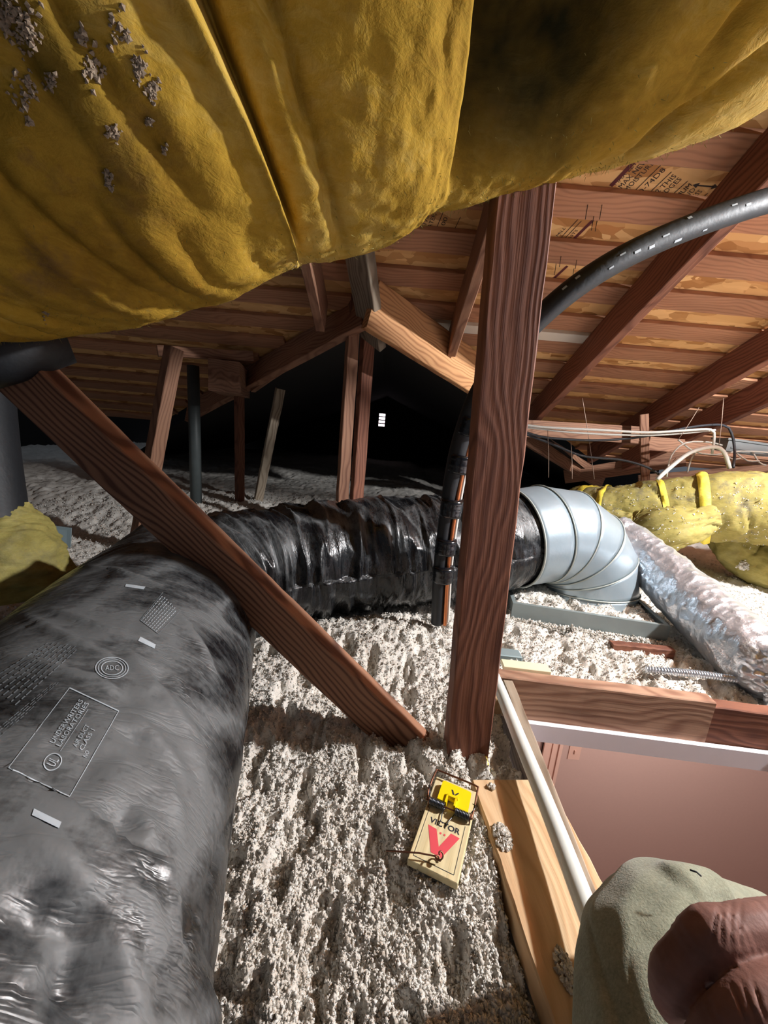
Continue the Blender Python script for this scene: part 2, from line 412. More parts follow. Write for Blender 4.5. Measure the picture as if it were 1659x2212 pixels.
# ------------------------------------------------------------------ roof: slope, boards, rafters
SLOPE = math.radians(22.5); Z0 = 1.90
rd = np.array([0, math.cos(SLOPE), -math.sin(SLOPE)]); rn = np.array([0, math.sin(SLOPE), math.cos(SLOPE)]); rp0 = np.array([0, 0, Z0])
RM = Matrix([[1, 0, 0, 0], [0, rd[1], rn[1], 0], [0, rd[2], rn[2], Z0], [0, 0, 0, 1]])   # roof frame: x along purlins, y down the slope, z up
def roof_hit(px, py, off=0.0):
    P = PL(px, py, rp0+rn*off, rn); return np.array([P[0], (P-rp0)@rd, off])
ap = roof_hit(803, 708, -0.14); AX, AS = ap[0], ap[1]          # where the two valley boards meet
vr = roof_hit(1000, 842, -0.14); vl = roof_hit(532, 850, -0.14)
KR = (vr[0]-AX)/(vr[1]-AS); KL = (AX-vl[0])/(vl[1]-AS)
S_END = 3.6
m = MB()
poly = [(-3.2, -0.8), (3.6, -0.8), (3.6, S_END), (AX+KR*(S_END-AS), S_END), (AX, AS), (AX-KL*(S_END-AS), S_END), (-3.2, S_END)]
k = len(poly)
m.add([(x, y, 0.0195) for x, y in poly]+[(x, y, 0.032) for x, y in poly], [tuple(range(k-1, -1, -1)), tuple(range(k, 2*k))]+[(i, (i+1) % k, k+(i+1) % k, k+i) for i in range(k)])
ceil = m.build('ceiling', MT['osb'], M=RM); tag(ceil, 'sloping roof deck of strand board seen from below', 'ceiling', kind='structure')
s_list = [1.420+0.1715*i for i in range(-12, 13)]
def purlin(x0, x1, s, w, name='purlin', mat='purlin', t=0.019, z0=0.0):
    p0 = np.array(RM @ Vector((x0, s+w/2, z0+t/2)))[:3]; p1 = np.array(RM @ Vector((x1, s+w/2, z0+t/2)))[:3]
    return board(name, p0, p1, w, t, rd, MT[mat], ceil, 0.001, 10, 0.0012)
for s in s_list:
    w = 0.089
    if s+w < AS: purlin(-3.1, 3.5, s, w)
    elif s < S_END-0.1:
        e = s+w-AS
        purlin(-3.1, AX-KL*e, s, w); purlin(AX+KR*e, 3.5, s, w)
wp = roof_hit(1286, 744)
o = purlin(0.12, wp[0]-0.0, 2.047, 0.058, 'purlin', 'white_board'); tag(o, 'off white painted strip between roof boards')
# nails poking through the deck
for (px, py, L) in [(1271, 440, .05), (1284, 465, .05), (1302, 440, .05), (1291, 475, .04), (1213, 552, .045), (1247, 560, .04), (1202, 570, .045), (1240, 585, .035)]:
    P = roof_hit(px, py); a = np.array(RM @ Vector((P[0], P[1], 0.01)))[:3]; b = a+np.array([0.002, -0.01, -1])*L
    tube('nail', [a, (a+b)/2, b], 0.0011, MT['nail'], ceil, 5)
# mill stamps on the deck between the boards
def stamp(px, py, lines, h, gap, rot, width=None, red=None):
    P = roof_hit(px, py, 0.019)
    mb = MB()
    for i, ln in enumerate(lines):
        if ln.startswith('='):
            V = np.array([(0, 0, 0), (h*8.5, 0, 0), (h*8.5, h*0.12, 0), (0, h*0.12, 0)]); Fc = [(0, 1, 2, 3)]
        else:
            V, Fc = text_mesh(ln, h)
        V = np.array(V); V[:, 1] -= i*gap
        mb.add(V, Fc)
    M = RM @ Matrix.Translation(Vector((P[0], P[1], 0.0188))) @ Matrix.Rotation(rot, 4, 'Z') @ Matrix.Scale(-1, 4, (0, 0, 1)) @ Matrix.Scale(-1, 4, (1, 0, 0))
    mb.build('stamp', MT['stamp'], ceil, M=M)
def lines_stamp(px, py, rows, ln_h, rot, wbox):
    P = roof_hit(px, py, 0.0192); mb = MB()
    for i, ln in enumerate(rows):
        if ln == '-':
            mb.add([(0, -i*ln_h+.002, 0), (wbox, -i*ln_h+.002, 0), (wbox, -i*ln_h+.0042, 0), (0, -i*ln_h+.0042, 0)], [(0, 1, 2, 3)]); continue
        V, Fc = text_mesh(ln, 1.0, 2); V = np.array(V); mn = V.min(0); mx = V.max(0); ww = min(wbox*.95, .62*ln_h*len(ln))
        V[:, 0] = (V[:, 0]-mn[0])/(mx[0]-mn[0])*ww+.002; V[:, 1] = (V[:, 1]-mn[1])/(mx[1]-mn[1])*ln_h*.72-i*ln_h; V[:, 2] = 0
        mb.add(V, Fc)
    # seen from below: mirror so that the print reads correctly
    V = np.array(mb.V); c, s = math.cos(rot), math.sin(rot); x = V[:, 0]*c-V[:, 1]*s; y = V[:, 0]*s+V[:, 1]*c
    V = np.stack([P[0]+x, P[1]-y, np.full(len(V), 0.0187)], -1)
    o = mk('stamp', V, mb.F, MT['stamp'], ceil, M=RM); return o
lines_stamp(1330, 402, ['MAX LET M', 'MAX NEW', 'MOISTURE', '-', '20-74D8', '-', '15/32 THIS', '1ST EDGES', '-', 'MAXIMUM', 'GROUND', 'THICKNESS', '-'], .0215, 1.25, .088)
lines_stamp(1205, 512, ['MILL', '-', '-', '/ASTS'], .014, 1.25, .075)
lines_stamp(905, 492, ['- EN', '2170', 'LATER', '-', 'I 100', 'ID', '-'], .02, 1.35, .08)
def edge_paint(px, py, w, L, rot):
    P = roof_hit(px, py, .0192); q = np.array([(0, 0), (w, 0), (w, L), (0, L)]); c, s = math.cos(rot), math.sin(rot)
    V = np.stack([P[0]+q[:, 0]*c-q[:, 1]*s, P[1]-(q[:, 0]*s+q[:, 1]*c), np.full(4, .0186)], -1); mk('edge_paint', V, [(0, 1, 2, 3)], MT['stamp_red'], ceil, M=RM)
edge_paint(1316, 400, .012, .085, -.35); edge_paint(1236, 516, .010, .085, -.35); edge_paint(1188, 606, .010, .08, -.35)
# double-headed arrow of the big stamp
P = roof_hit(1505, 400, .0192); m = MB()
for (a, b, w) in ((0, .05, .004),): m.add([(P[0]+a, P[1]-.002, .0187), (P[0]+b, P[1]-.002, .0187), (P[0]+b, P[1]+.002, .0187), (P[0]+a, P[1]+.002, .0187)], [(0, 1, 2, 3)])
m.add([(P[0]-.012, P[1], .0187), (P[0]+.004, P[1]-.008, .0187), (P[0]+.004, P[1]+.008, .0187), (P[0]+.062, P[1], .0187), (P[0]+.046, P[1]-.008, .0187), (P[0]+.046, P[1]+.008, .0187)], [(0, 1, 2), (3, 4, 5)])
mk('stamp', np.array(m.V), m.F, MT['stamp'], ceil, M=RM)


def rafter(px, py, s0, s1, label, mat='wood_red', h=0.14, t=0.038):
    P = roof_hit(px, py, -h); x = P[0]+t/2
    p0 = np.array(RM @ Vector((x, s0, -h/2-0.0005)))[:3]; p1 = np.array(RM @ Vector((x, s1, -h/2-0.0005)))[:3]
    o = board('rafter', p0, p1, h, t, rn, MT[mat]); return tag(o, label, 'rafter', 'sloping roof rafters')
rafter(1360, 695, -0.6, 3.2, 'long reddish rafter crossing the roof just right of the tall post')
rafter(1530, 850, -0.6, 3.3, 'dark rafter in the upper right above the yellow wrapped duct')
rafter(1590, 902, -0.6, 3.4, 'rafter at the far right edge above the metal light fixture')
rafter(1000, 660, -0.6, roof_hit(968, 770, -0.14)[1]-0.0, 'reddish rafter ending on the lit valley board left of the tall post', 'wood_old')
rafter(664, 640, -0.6, roof_hit(685, 715, -0.14)[1], 'dark rafter above the left valley board', 'wood_old')

# valley boards and the posts below them
def rpt(x, s, z): return np.array(RM @ Vector((x, s, z)))[:3]
e = 1.25
pA = D(800, 658, 1.50); pB = D(1020, 806, 1.90); pB = pB+(pB-pA)*.35
o = board('valley_board', pA, pB, 0.185, 0.04, (0, 0, 1), MT['wood_warm']); tag(o, 'wide lit board slanting down right behind the tall post', 'beam')
o = board('valley_board', rpt(AX-0.03, AS, -0.066), rpt(AX-0.03-KL*e, AS+e, -0.066), 0.145, 0.04, rn, MT['wood_old']); tag(o, 'dark board slanting down left from the centre posts', 'beam')
pA = D(768, 500, 1.26); pB = D(806, 738, 1.72)
o = board('hip_board', pA, pB, 0.13, 0.04, view_w(pA, pB, 0.95), MT['wood_grey']); tag(o, 'grey weathered board coming down from the yellow wrap to the centre posts', 'beam')
pA = D(742, 700, 1.80); pB = D(545, 838, 2.25)
o = board('ledger_board', pA, pB, 0.05, 0.03, (0, 0, 1), MT['wood_old']); tag(o, 'narrow brown board slanting from the centre post to the dark block', 'beam')
# second, lower attic wing beyond the valleys: its darkness is painted into the colour
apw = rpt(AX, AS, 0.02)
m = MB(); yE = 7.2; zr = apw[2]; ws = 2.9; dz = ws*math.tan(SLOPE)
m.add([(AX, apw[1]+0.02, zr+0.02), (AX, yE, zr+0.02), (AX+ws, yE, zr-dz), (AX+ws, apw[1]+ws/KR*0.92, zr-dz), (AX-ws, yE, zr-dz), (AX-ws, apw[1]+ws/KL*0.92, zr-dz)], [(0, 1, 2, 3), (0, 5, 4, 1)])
o = m.build('ceiling_back', MT['painted_gloom']); tag(o, 'dark underside of the farther attic wing', 'ceiling', kind='structure')
m = MB(); m.box((-5, 7.2, -0.1), (5, 7.25, 2.2)); o = m.build('wall_back', MT['painted_gloom']); tag(o, 'dark end wall far back with a small lit vent', 'wall', kind='structure')
m = MB(); m.box((-4.2, -1, -0.1), (-4.15, 7.2, 2.4)); o = m.build('wall_left', MT['painted_gloom']); tag(o, 'dark side of the attic far left', 'wall', kind='structure')
# louvred vent
vc = PL(825, 907, (0, 7.19, 0), np.array([0, 1.0, 0])); t_ = thing('gable_vent', 'small bright louvred vent far back in the dark attic', 'vent', (vc[0], 7.185, vc[2]-0.12))
m = MB()
for sx in (-1, 1): m.box((vc[0]+sx*0.065-0.008, 7.16, vc[2]-0.13), (vc[0]+sx*0.065+0.008, 7.198, vc[2]+0.13))
for sz in (-1, 1): m.box((vc[0]-0.073, 7.16, vc[2]+sz*0.13-0.008), (vc[0]+0.073, 7.198, vc[2]+sz*0.13+0.008))
m.build('frame', MT['painted_gloom'], t_)
for i in range(4):
    z = vc[2]-0.09+i*0.06; m = MB(); m.box((vc[0]-0.055, 7.18, z-0.024), (vc[0]+0.055, 7.19, z+0.018)); m.build('opening', MT['vent'], t_)
    m = MB(); m.box((vc[0]-0.057, 7.165, z+0.02), (vc[0]+0.057, 7.19, z+0.034)); m.build('louvre', MT['painted_gloom'], t_)

def post(name, a, b, w, t, phi, mat, label, cat='post', group=None):
    o = board(name, a, b, w, t, view_w(a, b, phi), MT[mat]); return tag(o, label, cat, group)
# tall main post and diagonal brace
pb = D(1004, 1640, 0.80); pt = D(1129, 400, 0.56); d = pt-pb; pt = pb+d*1.45; pb = pb-nrm(d)*0.14
o = board('post', pb, pt, 0.086, 0.038, nrm((1, 0.10, 0)), MT['wood_red'], seg=40, wob=0.0008); tag(o, 'tall reddish post in the foreground with bold vertical grain', 'post')
a = D(928, 1650, 0.845); b = D(10, 770, 0.63); a = a+nrm(a-b)*0.02; b = b+nrm(b-a)*0.12
o = board('brace', a, b, 0.089, 0.038, view_w(a, b, -0.72), MT['wood_brace'], seg=40, wob=0.0006); tag(o, 'diagonal brown brace leaning from upper left to the foot of the tall post', 'brace')
# far posts
post('post', D(736, 1125, 1.84), D(770, 600, 1.66), 0.052, 0.038, 0.35, 'wood_old', 'brown post in the centre background, left one of the close pair')
post('post', D(768, 1110, 1.95), D(795, 722, 1.80), 0.06, 0.04, 0.5, 'wood_red', 'reddish post in the centre background, right one of the close pair')
a = D(747, 1010, 1.885); b = D(775, 800, 1.80)
post('post', D(300, 1165, 1.72), D(376, 752, 1.62), 0.06, 0.05, 0.6, 'wood_old', 'leaning brown post in the left background')
post('post', D(518, 1090, 2.5), D(517, 840, 2.3), 0.045, 0.045, 0.6, 'wood_red', 'thin brown post below the dark block in the left background')
post('strut', D(557, 1085, 2.6), D(606, 840, 2.35), 0.055, 0.03, 0.4, 'wood_grey', 'grey leaning strut right of the thin brown post', 'strut')
o = tube('vent_pipe', np.array([D(424, 1100, 2.3), D(421, 950, 2.23), D(417, 790, 2.15)]), 0.032, MT['abs'], n=16); tag(o, 'dark grey vertical pipe in the left background', 'pipe')
# blocking in the left background
pA = D(484, 812, 1.95); pB = pA+np.array([-.10, .42, 0])
o = board('beam', pA, pB, 0.155, 0.15, (0, 0, 1), MT['wood_old']); tag(o, 'thick dark beam with its cut end showing above the thin post', 'beam')
pA = D(340, 758, 1.85); pB = D(545, 770, 2.1)
o = board('ledger_board', pA, pB, 0.05, 0.038, (0, 0, 1), MT['wood_old']); tag(o, 'dark horizontal board on top of the leaning left post', 'beam')

# right background: collar board, hanger, second board
def hboard(nm, a, b, w, t, mat, label, cat='beam'):
    o = board(nm, a, b, w, t, (0, 0, 1), MT[mat]); return tag(o, label, cat)
hboard('tie_board', D(1080, 922, 2.30), D(1378, 940, 2.30), 0.10, 0.038, 'wood_old', 'pale brown horizontal board behind the cables right of the tall post')
hboard('tie_board', D(1398, 958, 2.45), D(2500, 1045, 2.45), 0.085, 0.038, 'wood_old', 'horizontal board behind the metal light fixture')
post('hanger', D(1394, 1060, 2.22), D(1391, 895, 2.16), 0.042, 0.03, 0.15, 'wood_old', 'short vertical hanger crossing the horizontal board above the yellow duct', 'post')
hboard('joist', D(1120, 930, 2.9), D(1300, 1040, 3.5), 0.14, 0.04, 'wood_old', 'dark slanting board below the cables near the tall post')
hboard('joist', D(1480, 990, 2.9), D(1220, 1030, 3.4), 0.12, 0.04, 'wood_old', 'dark joist deep behind the hanger')
hboard('joist', D(1800, 1010, 2.7), D(1380, 1040, 3.6), 0.12, 0.04, 'wood_old', 'dark joist deep behind the light fixture')

# ------------------------------------------------------------------ attic floor, hatch, room below
HA = FL(1078, 1452, 0.03); hx = nrm(np.append((FL(1570, 1512, 0.03)-HA)[:2], 0)); hy = np.array([hx[1], -hx[0], 0.0])   # hy towards the eye
HM = Matrix([[hx[0], hy[0], 0, HA[0]], [hx[1], hy[1], 0, HA[1]], [0, 0, 1, 0], [0, 0, 0, 1]])
def H(x, y, z): return np.array(HM @ Vector((x, y, z)))[:3]
rc = np.array(HM.inverted() @ Vector(tuple(FL(1618, 1572, -0.12))))[:3]
HX0, HX1, HY0, HY1 = 0.035, float(rc[0]), 0.025, 0.66
ZC = -0.13
def slab(name, rects, z0, z1, mat, M=None):
    m = MB()
    for (x0, y0, x1, y1) in rects: m.box((x0, y0, z0), (x1, y1, z1))
    return m.build(name, mat, M=M)
o = slab('floor', [(-3.2, -6.2, HX0, 1.6), (HX1, -6.2, 3.0, 1.6), (HX0, -6.2, HX1, HY0), (HX0, HY1, HX1, 1.6)], ZC, ZC+0.013, MT['white_paint'], M=HM @ Matrix.Diagonal((1, 1, 1, 1)))
tag(o, 'ceiling board under the loose insulation with the hatch opening cut in it', 'floor', kind='structure')
t_ = thing('hatch_frame', 'wooden frame around the open attic hatch at lower right', 'hatch frame', H(0, 0, ZC+0.013))
zb = ZC+0.014
board('header', H(-0.02, 0.0, -0.035), H(0.53, 0.0, -0.035), 0.13, 0.038, (0, 0, 1), MT['wood_tan'], t_, 0.001)
board('side_board', H(0.016, 0.03, -0.02), H(0.016, 0.72, -0.02), 0.10, 0.026, (0, 0, 1), MT['wood_grey'], t_, 0.001)
board('header', H(0.53, -0.004, -0.045), H(0.95, -0.004, -0.045), 0.12, 0.038, (0, 0, 1), MT['wood_red'], t_, 0.001)
board('side_board', H(HX1+0.022, 0.018, -0.035), H(HX1+0.022, 0.9, -0.035), 0.13, 0.038, (0, 0, 1), MT['wood_red'], t_, 0.001)
board('block', H(-0.08, 0.065, -0.01), H(0.002, 0.065, -0.01), 0.035, 0.05, (0, 1, 0), MT['wood_pale'], t_, 0.001)
board('block', H(-0.06, 0.415, -0.012), H(0.002, 0.415, -0.012), 0.05, 0.05, (0, 1, 0), MT['wood_pale'], t_, 0.001)
# painted lining of the opening
m = MB(); m.box((HX0-0.01, HY0-0.006, ZC-0.004), (HX1+0.01, HY0+0.008, -0.085)); m.build('lining', MT['white_paint'], t_, M=HM)
m = MB(); m.box((HX1-0.008, HY0+0.008, ZC-0.004), (HX1+0.004, HY1, -0.085)); m.build('lining', MT['white_paint'], t_, M=HM)
m = MB(); m.box((HX0-0.004, HY0+0.008, ZC-0.004), (HX0+0.006, HY1, -0.085)); m.build('lining', MT['white_paint'], t_, M=HM)
# room below
YW = 2.05
cw = PL(1222, 1565, (0, YW, 0), np.array([0, 1.0, 0]))
m = MB(); m.box((-0.6, YW, -2.6), (3.4, YW+0.1, ZC)); o = m.build('wall_front', MT['rose']); tag(o, 'rose brown wall of the room seen down through the hatch', 'wall', kind='structure')
m = MB(); m.box((3.4, -0.8, -2.6), (3.5, YW+0.1, ZC)); o = m.build('wall_right', MT['rose']); tag(o, 'right wall of the room below the hatch', 'wall', kind='structure')
m = MB(); m.box((-0.7, -0.8, -2.6), (-0.6, YW+0.1, ZC)); o = m.build('wall_near', MT['rose']); tag(o, 'left wall of the room below the hatch', 'wall', kind='structure')
m = MB(); m.box((-0.7, -0.9, -2.6), (3.5, -0.8, ZC)); o = m.build('wall_behind', MT['rose']); tag(o, 'rear wall of the room below the hatch', 'wall', kind='structure')
m = MB(); m.box((-0.7, -0.9, -2.7), (3.5, YW+0.1, -2.6)); o = m.build('floor_room', MT['room_floor']); tag(o, 'floor of the room below the hatch', 'floor', kind='structure')
m = MB()
for (a, b, d_) in ((-0.115, 0.0, 0.012), (-0.115, -0.085, 0.026), (-0.06, -0.045, 0.02), (-0.02, 0.0, 0.022)):
    m.box((cw[0]+a, YW-d_, -2.6), (cw[0]+b, YW+0.001, ZC-0.05))
o = m.build('trim_1', MT['rose_trim']); tag(o, 'pink moulded door casing in the room below the hatch', 'trim', kind='structure')
sp = PL(1241, 1622, (0, YW, 0), np.array([0, 1.0, 0]))
t_ = thing('light_switch', 'beige wall switch on the rose wall beside the door casing', 'light switch', (sp[0], YW, sp[2]))
m = MB(); m.box((sp[0]-0.036, YW-0.006, sp[2]-0.058), (sp[0]+0.036, YW-0.0005, sp[2]+0.058)); pl_ = m.build('plate', MT['plate'], t_)
m = MB(); m.box((sp[0]-0.006, YW-0.016, sp[2]-0.012), (sp[0]+0.006, YW-0.006, sp[2]+0.012)); m.build('toggle', MT['plate'], pl_)

# ------------------------------------------------------------------ ducts
# black flexible duct: path with radius
DP = np.array([(-0.10, -0.60, .17, .19), (-0.19, -0.20, .17, .19), (-0.265, 0.10, .175, .19), (-0.345, 0.38, .18, .195), (-0.425, 0.66, .185, .195),
               (-0.46, 0.86, .185, .185), (-0.40, 1.03, .185, .175), (-0.25, 1.17, .19, .18), (-0.02, 1.28, .20, .188), (0.25, 1.37, .22, .19), (0.45, 1.435, .245, .19), (0.60, 1.485, .265, .185)])
sp4 = spline(DP, 0.0042); P3 = sp4[:, :3]; u = np.concatenate([[0], np.cumsum(np.linalg.norm(np.diff(P3, axis=0), axis=1))])
uj = u[np.argmin(np.abs(P3[:, 1]-0.86)+10*(P3[:, 0] > -0.3))]
NV = 200; va = np.linspace(0, 2*np.pi, NV, endpoint=False)
UU = np.repeat(u[:, None], NV, 1); VV = np.repeat(va[None, :], len(u), 0)
cv, sv = np.cos(VV), np.sin(VV)
near = 1-sst(uj-0.02, uj+0.02, UU+0.02*vn(VV*2, VV*0, 3)); far = 1-near
Rr = np.repeat(sp4[:, 3][:, None], NV, 1)
# taut near jacket: shallow billows and a few long slanting creases
cre = rid(UU*7+VV*0.7, VV*0.8+UU*1.5, 5, 14)*0.0075+rid(UU*12+VV*0.6, VV*1.5, 9, 14)*0.005+rid(UU*5-VV*0.9, VV*1.1+3, 15, 16)*0.005
bil = (fbm(UU*6, VV*1.4, 21)-0.45)*0.018
gb = tube_grid(P3, Rr, NV); bvh0 = BVHTree.FromPolygons([Vector(v) for v in gb.reshape(-1, 3)], [tuple(f) for f in grid_faces(len(u), NV).tolist()])
def pic_uv(poly, n=40):
    """points of a line seen in the picture, found on the duct as (length along, angle)"""
    poly = np.array(poly, float); seg = np.concatenate([[0], np.cumsum(np.linalg.norm(np.diff(poly, axis=0), axis=1))]); out = []
    for t in np.linspace(0, seg[-1], n):
        px, py = np.interp(t, seg, poly[:, 0]), np.interp(t, seg, poly[:, 1])
        h = bvh0.ray_cast(Vector(tuple(C_)), Vector(tuple(nrm(ray(px, py)))))
        if h[0] is None: continue
        i_, j_ = divmod(h[2], NV); out.append((u[i_], va[j_]))
    return np.array(out)
ridge = np.zeros_like(UU); rdust = np.zeros_like(UU); nsel = u < uj+0.02
Us, Vs_ = UU[nsel], VV[nsel]
def add_ridge(poly, amp, wd, dust=0.0):
    q_ = pic_uv(poly)
    if len(q_) < 2: return
    dmin = np.full(Us.shape, 9.0); taper = np.zeros(Us.shape)
    for k_, (a_, b_) in enumerate(q_):
        d2 = (Us-a_)**2+(((Vs_-b_+np.pi) % (2*np.pi)-np.pi)*.19)**2; b2 = d2 < dmin
        dmin = np.where(b2, d2, dmin); taper = np.where(b2, math.sin(math.pi*(k_+.7)/(len(q_)+.4))**.6, taper)
    g = np.exp(-dmin/wd**2)*taper; ridge[nsel] += amp*g; rdust[nsel] += dust*np.exp(-dmin/(wd*.8)**2)*taper
for poly, amp, wd in [
    ([(35, 1318), (145, 1369), (212, 1393), (251, 1416)], .005, .006), ([(102, 1307), (219, 1342), (310, 1369)], .005, .006),
    ([(0, 1405), (78, 1420), (157, 1444), (219, 1463), (259, 1487)], .005, .006), ([(266, 1385), (298, 1432), (353, 1495), (404, 1577), (427, 1652)], .006, .007),
    ([(0, 1554), (59, 1569), (118, 1585), (168, 1608)], .007, .007), ([(259, 1514), (313, 1565), (364, 1620), (400, 1671)], .005, .006),
    ([(333, 1283), (392, 1326), (443, 1401), (470, 1463)], .005, .007), ([(133, 1213), (235, 1217), (353, 1256)], .004, .006),
    ([(274, 1697), (313, 1779), (330, 1830)], .005, .006), ([(345, 1650), (372, 1728), (392, 1787)], .005, .006), ([(353, 1818), (345, 1869), (376, 1963), (372, 2060)], .006, .007),
    ([(60, 2110), (110, 2040), (160, 1990)], .006, .010), ([(180, 1990), (240, 2060), (280, 2150), (300, 2230)], .005, .008), ([(240, 1900), (300, 1960), (330, 2060)], .004, .006), ([(20, 1800), (110, 1850), (190, 1930)], .004, .006), ([(380, 1500), (430, 1600), (440, 1700)], .004, .006)]:
    add_ridge(poly, amp, wd, .8)
for poly, amp, wd in [([(0, 1530), (90, 1558), (180, 1625)], -.007, .012), ([(0, 1944), (80, 1975), (157, 2018), (172, 2057), (211, 2151), (235, 2212)], -.016, .012), ([(150, 1700), (200, 1640), (230, 1600)], -.005, .012), ([(90, 1640), (110, 1700)], -.005, .01), ([(255, 1470), (300, 1520)], -.005, .009), ([(330, 1430), (365, 1475)], -.005, .008), ([(270, 1560), (310, 1620)], -.005, .008), ([(230, 1790), (300, 1725)], -.008, .011), ([(85, 2060), (115, 2110)], -.007, .012), ([(330, 1370), (390, 1440)], -.004, .008)]:
    add_ridge(poly, amp, wd)
# lapped edge of the nearer jacket length
q_ = pic_uv([(0, 1662), (90, 1709), (223, 1783), (298, 1850), (341, 1869), (364, 1971), (368, 2060)], 80); q_ = q_[np.argsort((q_[:, 1]+np.pi) % (2*np.pi))]
ub = np.interp((VV+np.pi) % (2*np.pi), (q_[:, 1]+np.pi) % (2*np.pi), q_[:, 0])
lap = 0.011*(1-sst(-.002, .004, UU-ub))*np.exp(-np.clip(ub-UU, 0, 9)/.14)
Rr = Rr+near*(bil*.7-cre*.4+lap-0.004+ridge)
Rr = Rr-0.028*np.exp(-((UU-(uj+0.035))/0.022)**2)+0.006*np.exp(-((UU-(uj-0.02))/0.03)**2)
Rr = Rr-0.012*np.exp(-((UU-(uj+0.11))/0.014)**2)*(0.5+vn(VV*1.5, VV*0, 31))
# slack far jacket: crowded ring folds that start and stop
ph = UU+0.035*np.sin(VV*1.0+1.0)+0.03*vn(VV*1.8, UU*5, 41)
fold = (rid(ph*20, VV*0.75, 43, 1.3)*0.020+rid(ph*36+3, VV*1.3+7, 47, 1.5)*0.010+vn(ph*9, VV*1.0, 49)*0.010)-0.020
calm = 1-0.85*sst(0.40, 0.52, P3[:, 0])[:, None]; Rr = Rr-0.010*sst(0.42, 0.52, P3[:, 0])[:, None]
Rr = Rr+far*fold*calm
G = tube_grid(P3, Rr, NV); V = G.reshape(-1, 3)
V[:, 2] = np.maximum(V[:, 2], -0.045)
t_ = thing('black_flex_duct', 'big black plastic jacketed flexible duct sweeping from lower left to the metal elbow', 'duct', (-0.3, 0.4, -0.03))
o = mk('jacket', V, grid_faces(len(u), NV), MT['black'], t_, smooth=True); jk = o
streak = fbm(UU*30+VV*1.5, VV*2.2, 61)+0.6*rid(UU*11+VV*1.1, VV*1.6+UU*2, 63, 5)
dust = (0.25+0.75*np.clip(sv, 0, 1)*0.6+0.3*np.clip(cv, 0, 1))*(0.45+1.1*streak)*(0.85+0.15*near)+rdust*.7
add_attr(o, 'dust', np.clip(dust, 0, 1.6)); add_attr(o, 'du', UU); add_attr(o, 'dv', VV)
duct_bvh = BVHTree.FromPolygons([Vector(v) for v in V], [tuple(f) for f in grid_faces(len(u), NV).tolist()])
def decal(quad, polys, mat, name, off=0.0007, parent=None, bvh=duct_bvh):
    """lay flat print (unit-square coordinates) on the duct inside the four picture points (tl, tr, br, bl)"""
    tl, tr, br, bl = [np.array(q, float) for q in quad]; mb = MB()
    for (V2, F2) in polys:
        ok = True; out = []
        for (a, b) in V2:
            p = (tl*(1-a)+tr*a)*(1-b)+(bl*(1-a)+br*a)*b
            dd = Vector(tuple(nrm(ray(p[0], p[1])))); h = bvh.ray_cast(Vector(tuple(C_)), dd)
            if h[0] is None: ok = False; break
            nn = h[1] if h[1].dot(dd) < 0 else -h[1]
            out.append(tuple(h[0]+nn*off))
        if ok: mb.add(out, F2)
    if mb.V: return mb.build(name, mat, parent)
def txt_poly(s, x, y, w, h):
    """text fitted into the box x, y (top left), w, h of the unit square"""
    V2, F2 = text_mesh(s, 1.0, 2); a = V2[:, :2]; mn = a.min(0); mx = a.max(0)
    q = (a-mn)/(mx-mn); return ([(x+w*p[0], y+h*(1-p[1])) for p in q], F2)
def line_poly(x0, y0, x1, y1, wd, n=14, ar=1.0):
    dx, dy = x1-x0, (y1-y0)*ar; L = math.hypot(dx, dy); nx, ny = -dy/L*wd/2, dx/L*wd/2/ar; Vq = []; Fq = []
    for i in range(n+1):
        t = i/n; Vq += [(x0+(x1-x0)*t-nx, y0+(y1-y0)*t-ny), (x0+(x1-x0)*t+nx, y0+(y1-y0)*t+ny)]
        if i: Fq.append((2*i-2, 2*i, 2*i+1, 2*i-1))
    return (Vq, Fq)
def ring_poly(cx, cy, rx, ry, wd, n=28):
    Vq = []; Fq = []
    for i in range(n):
        a = 2*math.pi*i/n; Vq += [(cx+rx*math.cos(a), cy+ry*math.sin(a)), (cx+(rx-wd)*math.cos(a), cy+(ry-wd*ry/rx)*math.sin(a))]
        j = (i+1) % n; Fq.append((2*i, 2*j, 2*j+1, 2*i+1))
    return (Vq, Fq)
# printed listing box: text reads up and to the right
Q = [(18, 1660), (150, 1487), (256, 1537), (150, 1722)]           # tl, tr, br, bl of the box in reading direction
B = [line_poly(0, 0, 1, 0, .012), line_poly(0, 1, 1, 1, .012), line_poly(1, 0, 1, 1, .012), line_poly(0, 0, 0, 1, .012),
     txt_poly('UNDERWRITERS', .42, .27, .52, .085), txt_poly('LABORATORIES', .42, .385, .52, .085), line_poly(.38, .51, .88, .51, .007),
     txt_poly('AIR DUCT', .48, .62, .26, .075), txt_poly('CLASS 1', .48, .735, .24, .075), txt_poly('NO', .43, .85, .07, .07),
     ring_poly(.245, .50, .10, .13, .012), txt_poly('UL', .205, .43, .085, .14)]
decal(Q, B, MT['print'], 'print', parent=jk)
Q2 = [(-40, 1545), (165, 1390), (190, 1415), (20, 1600)]
B = []
for i in range(5): B.append(line_poly(.02, .1+.2*i, .98, .1+.2*i, .05, 30, 0.15))
decal([(0, 1480), (118, 1388), (165, 1402), (30, 1500)], [line_poly(0, 0, 1, 0, .01), line_poly(0, 1, 1, 1, .01)], MT['print_dim'], 'print', parent=jk)
rows = []
for i in range(8):
    x = 0.0
    while x < 0.95:
        w = random.uniform(.03, .09); rows.append(line_poly(x, .06+i*.12, min(x+w, 1), .06+i*.12, .017, 2, 0.6)); x += w+random.uniform(.015, .03)
decal([(-30, 1470), (110, 1382), (180, 1400), (40, 1530)], rows, MT['print_dim'], 'print', parent=jk)
decal([(-20, 1585), (120, 1470), (150, 1480), (20, 1610)], rows[:40], MT['print_dim'], 'print', parent=jk)
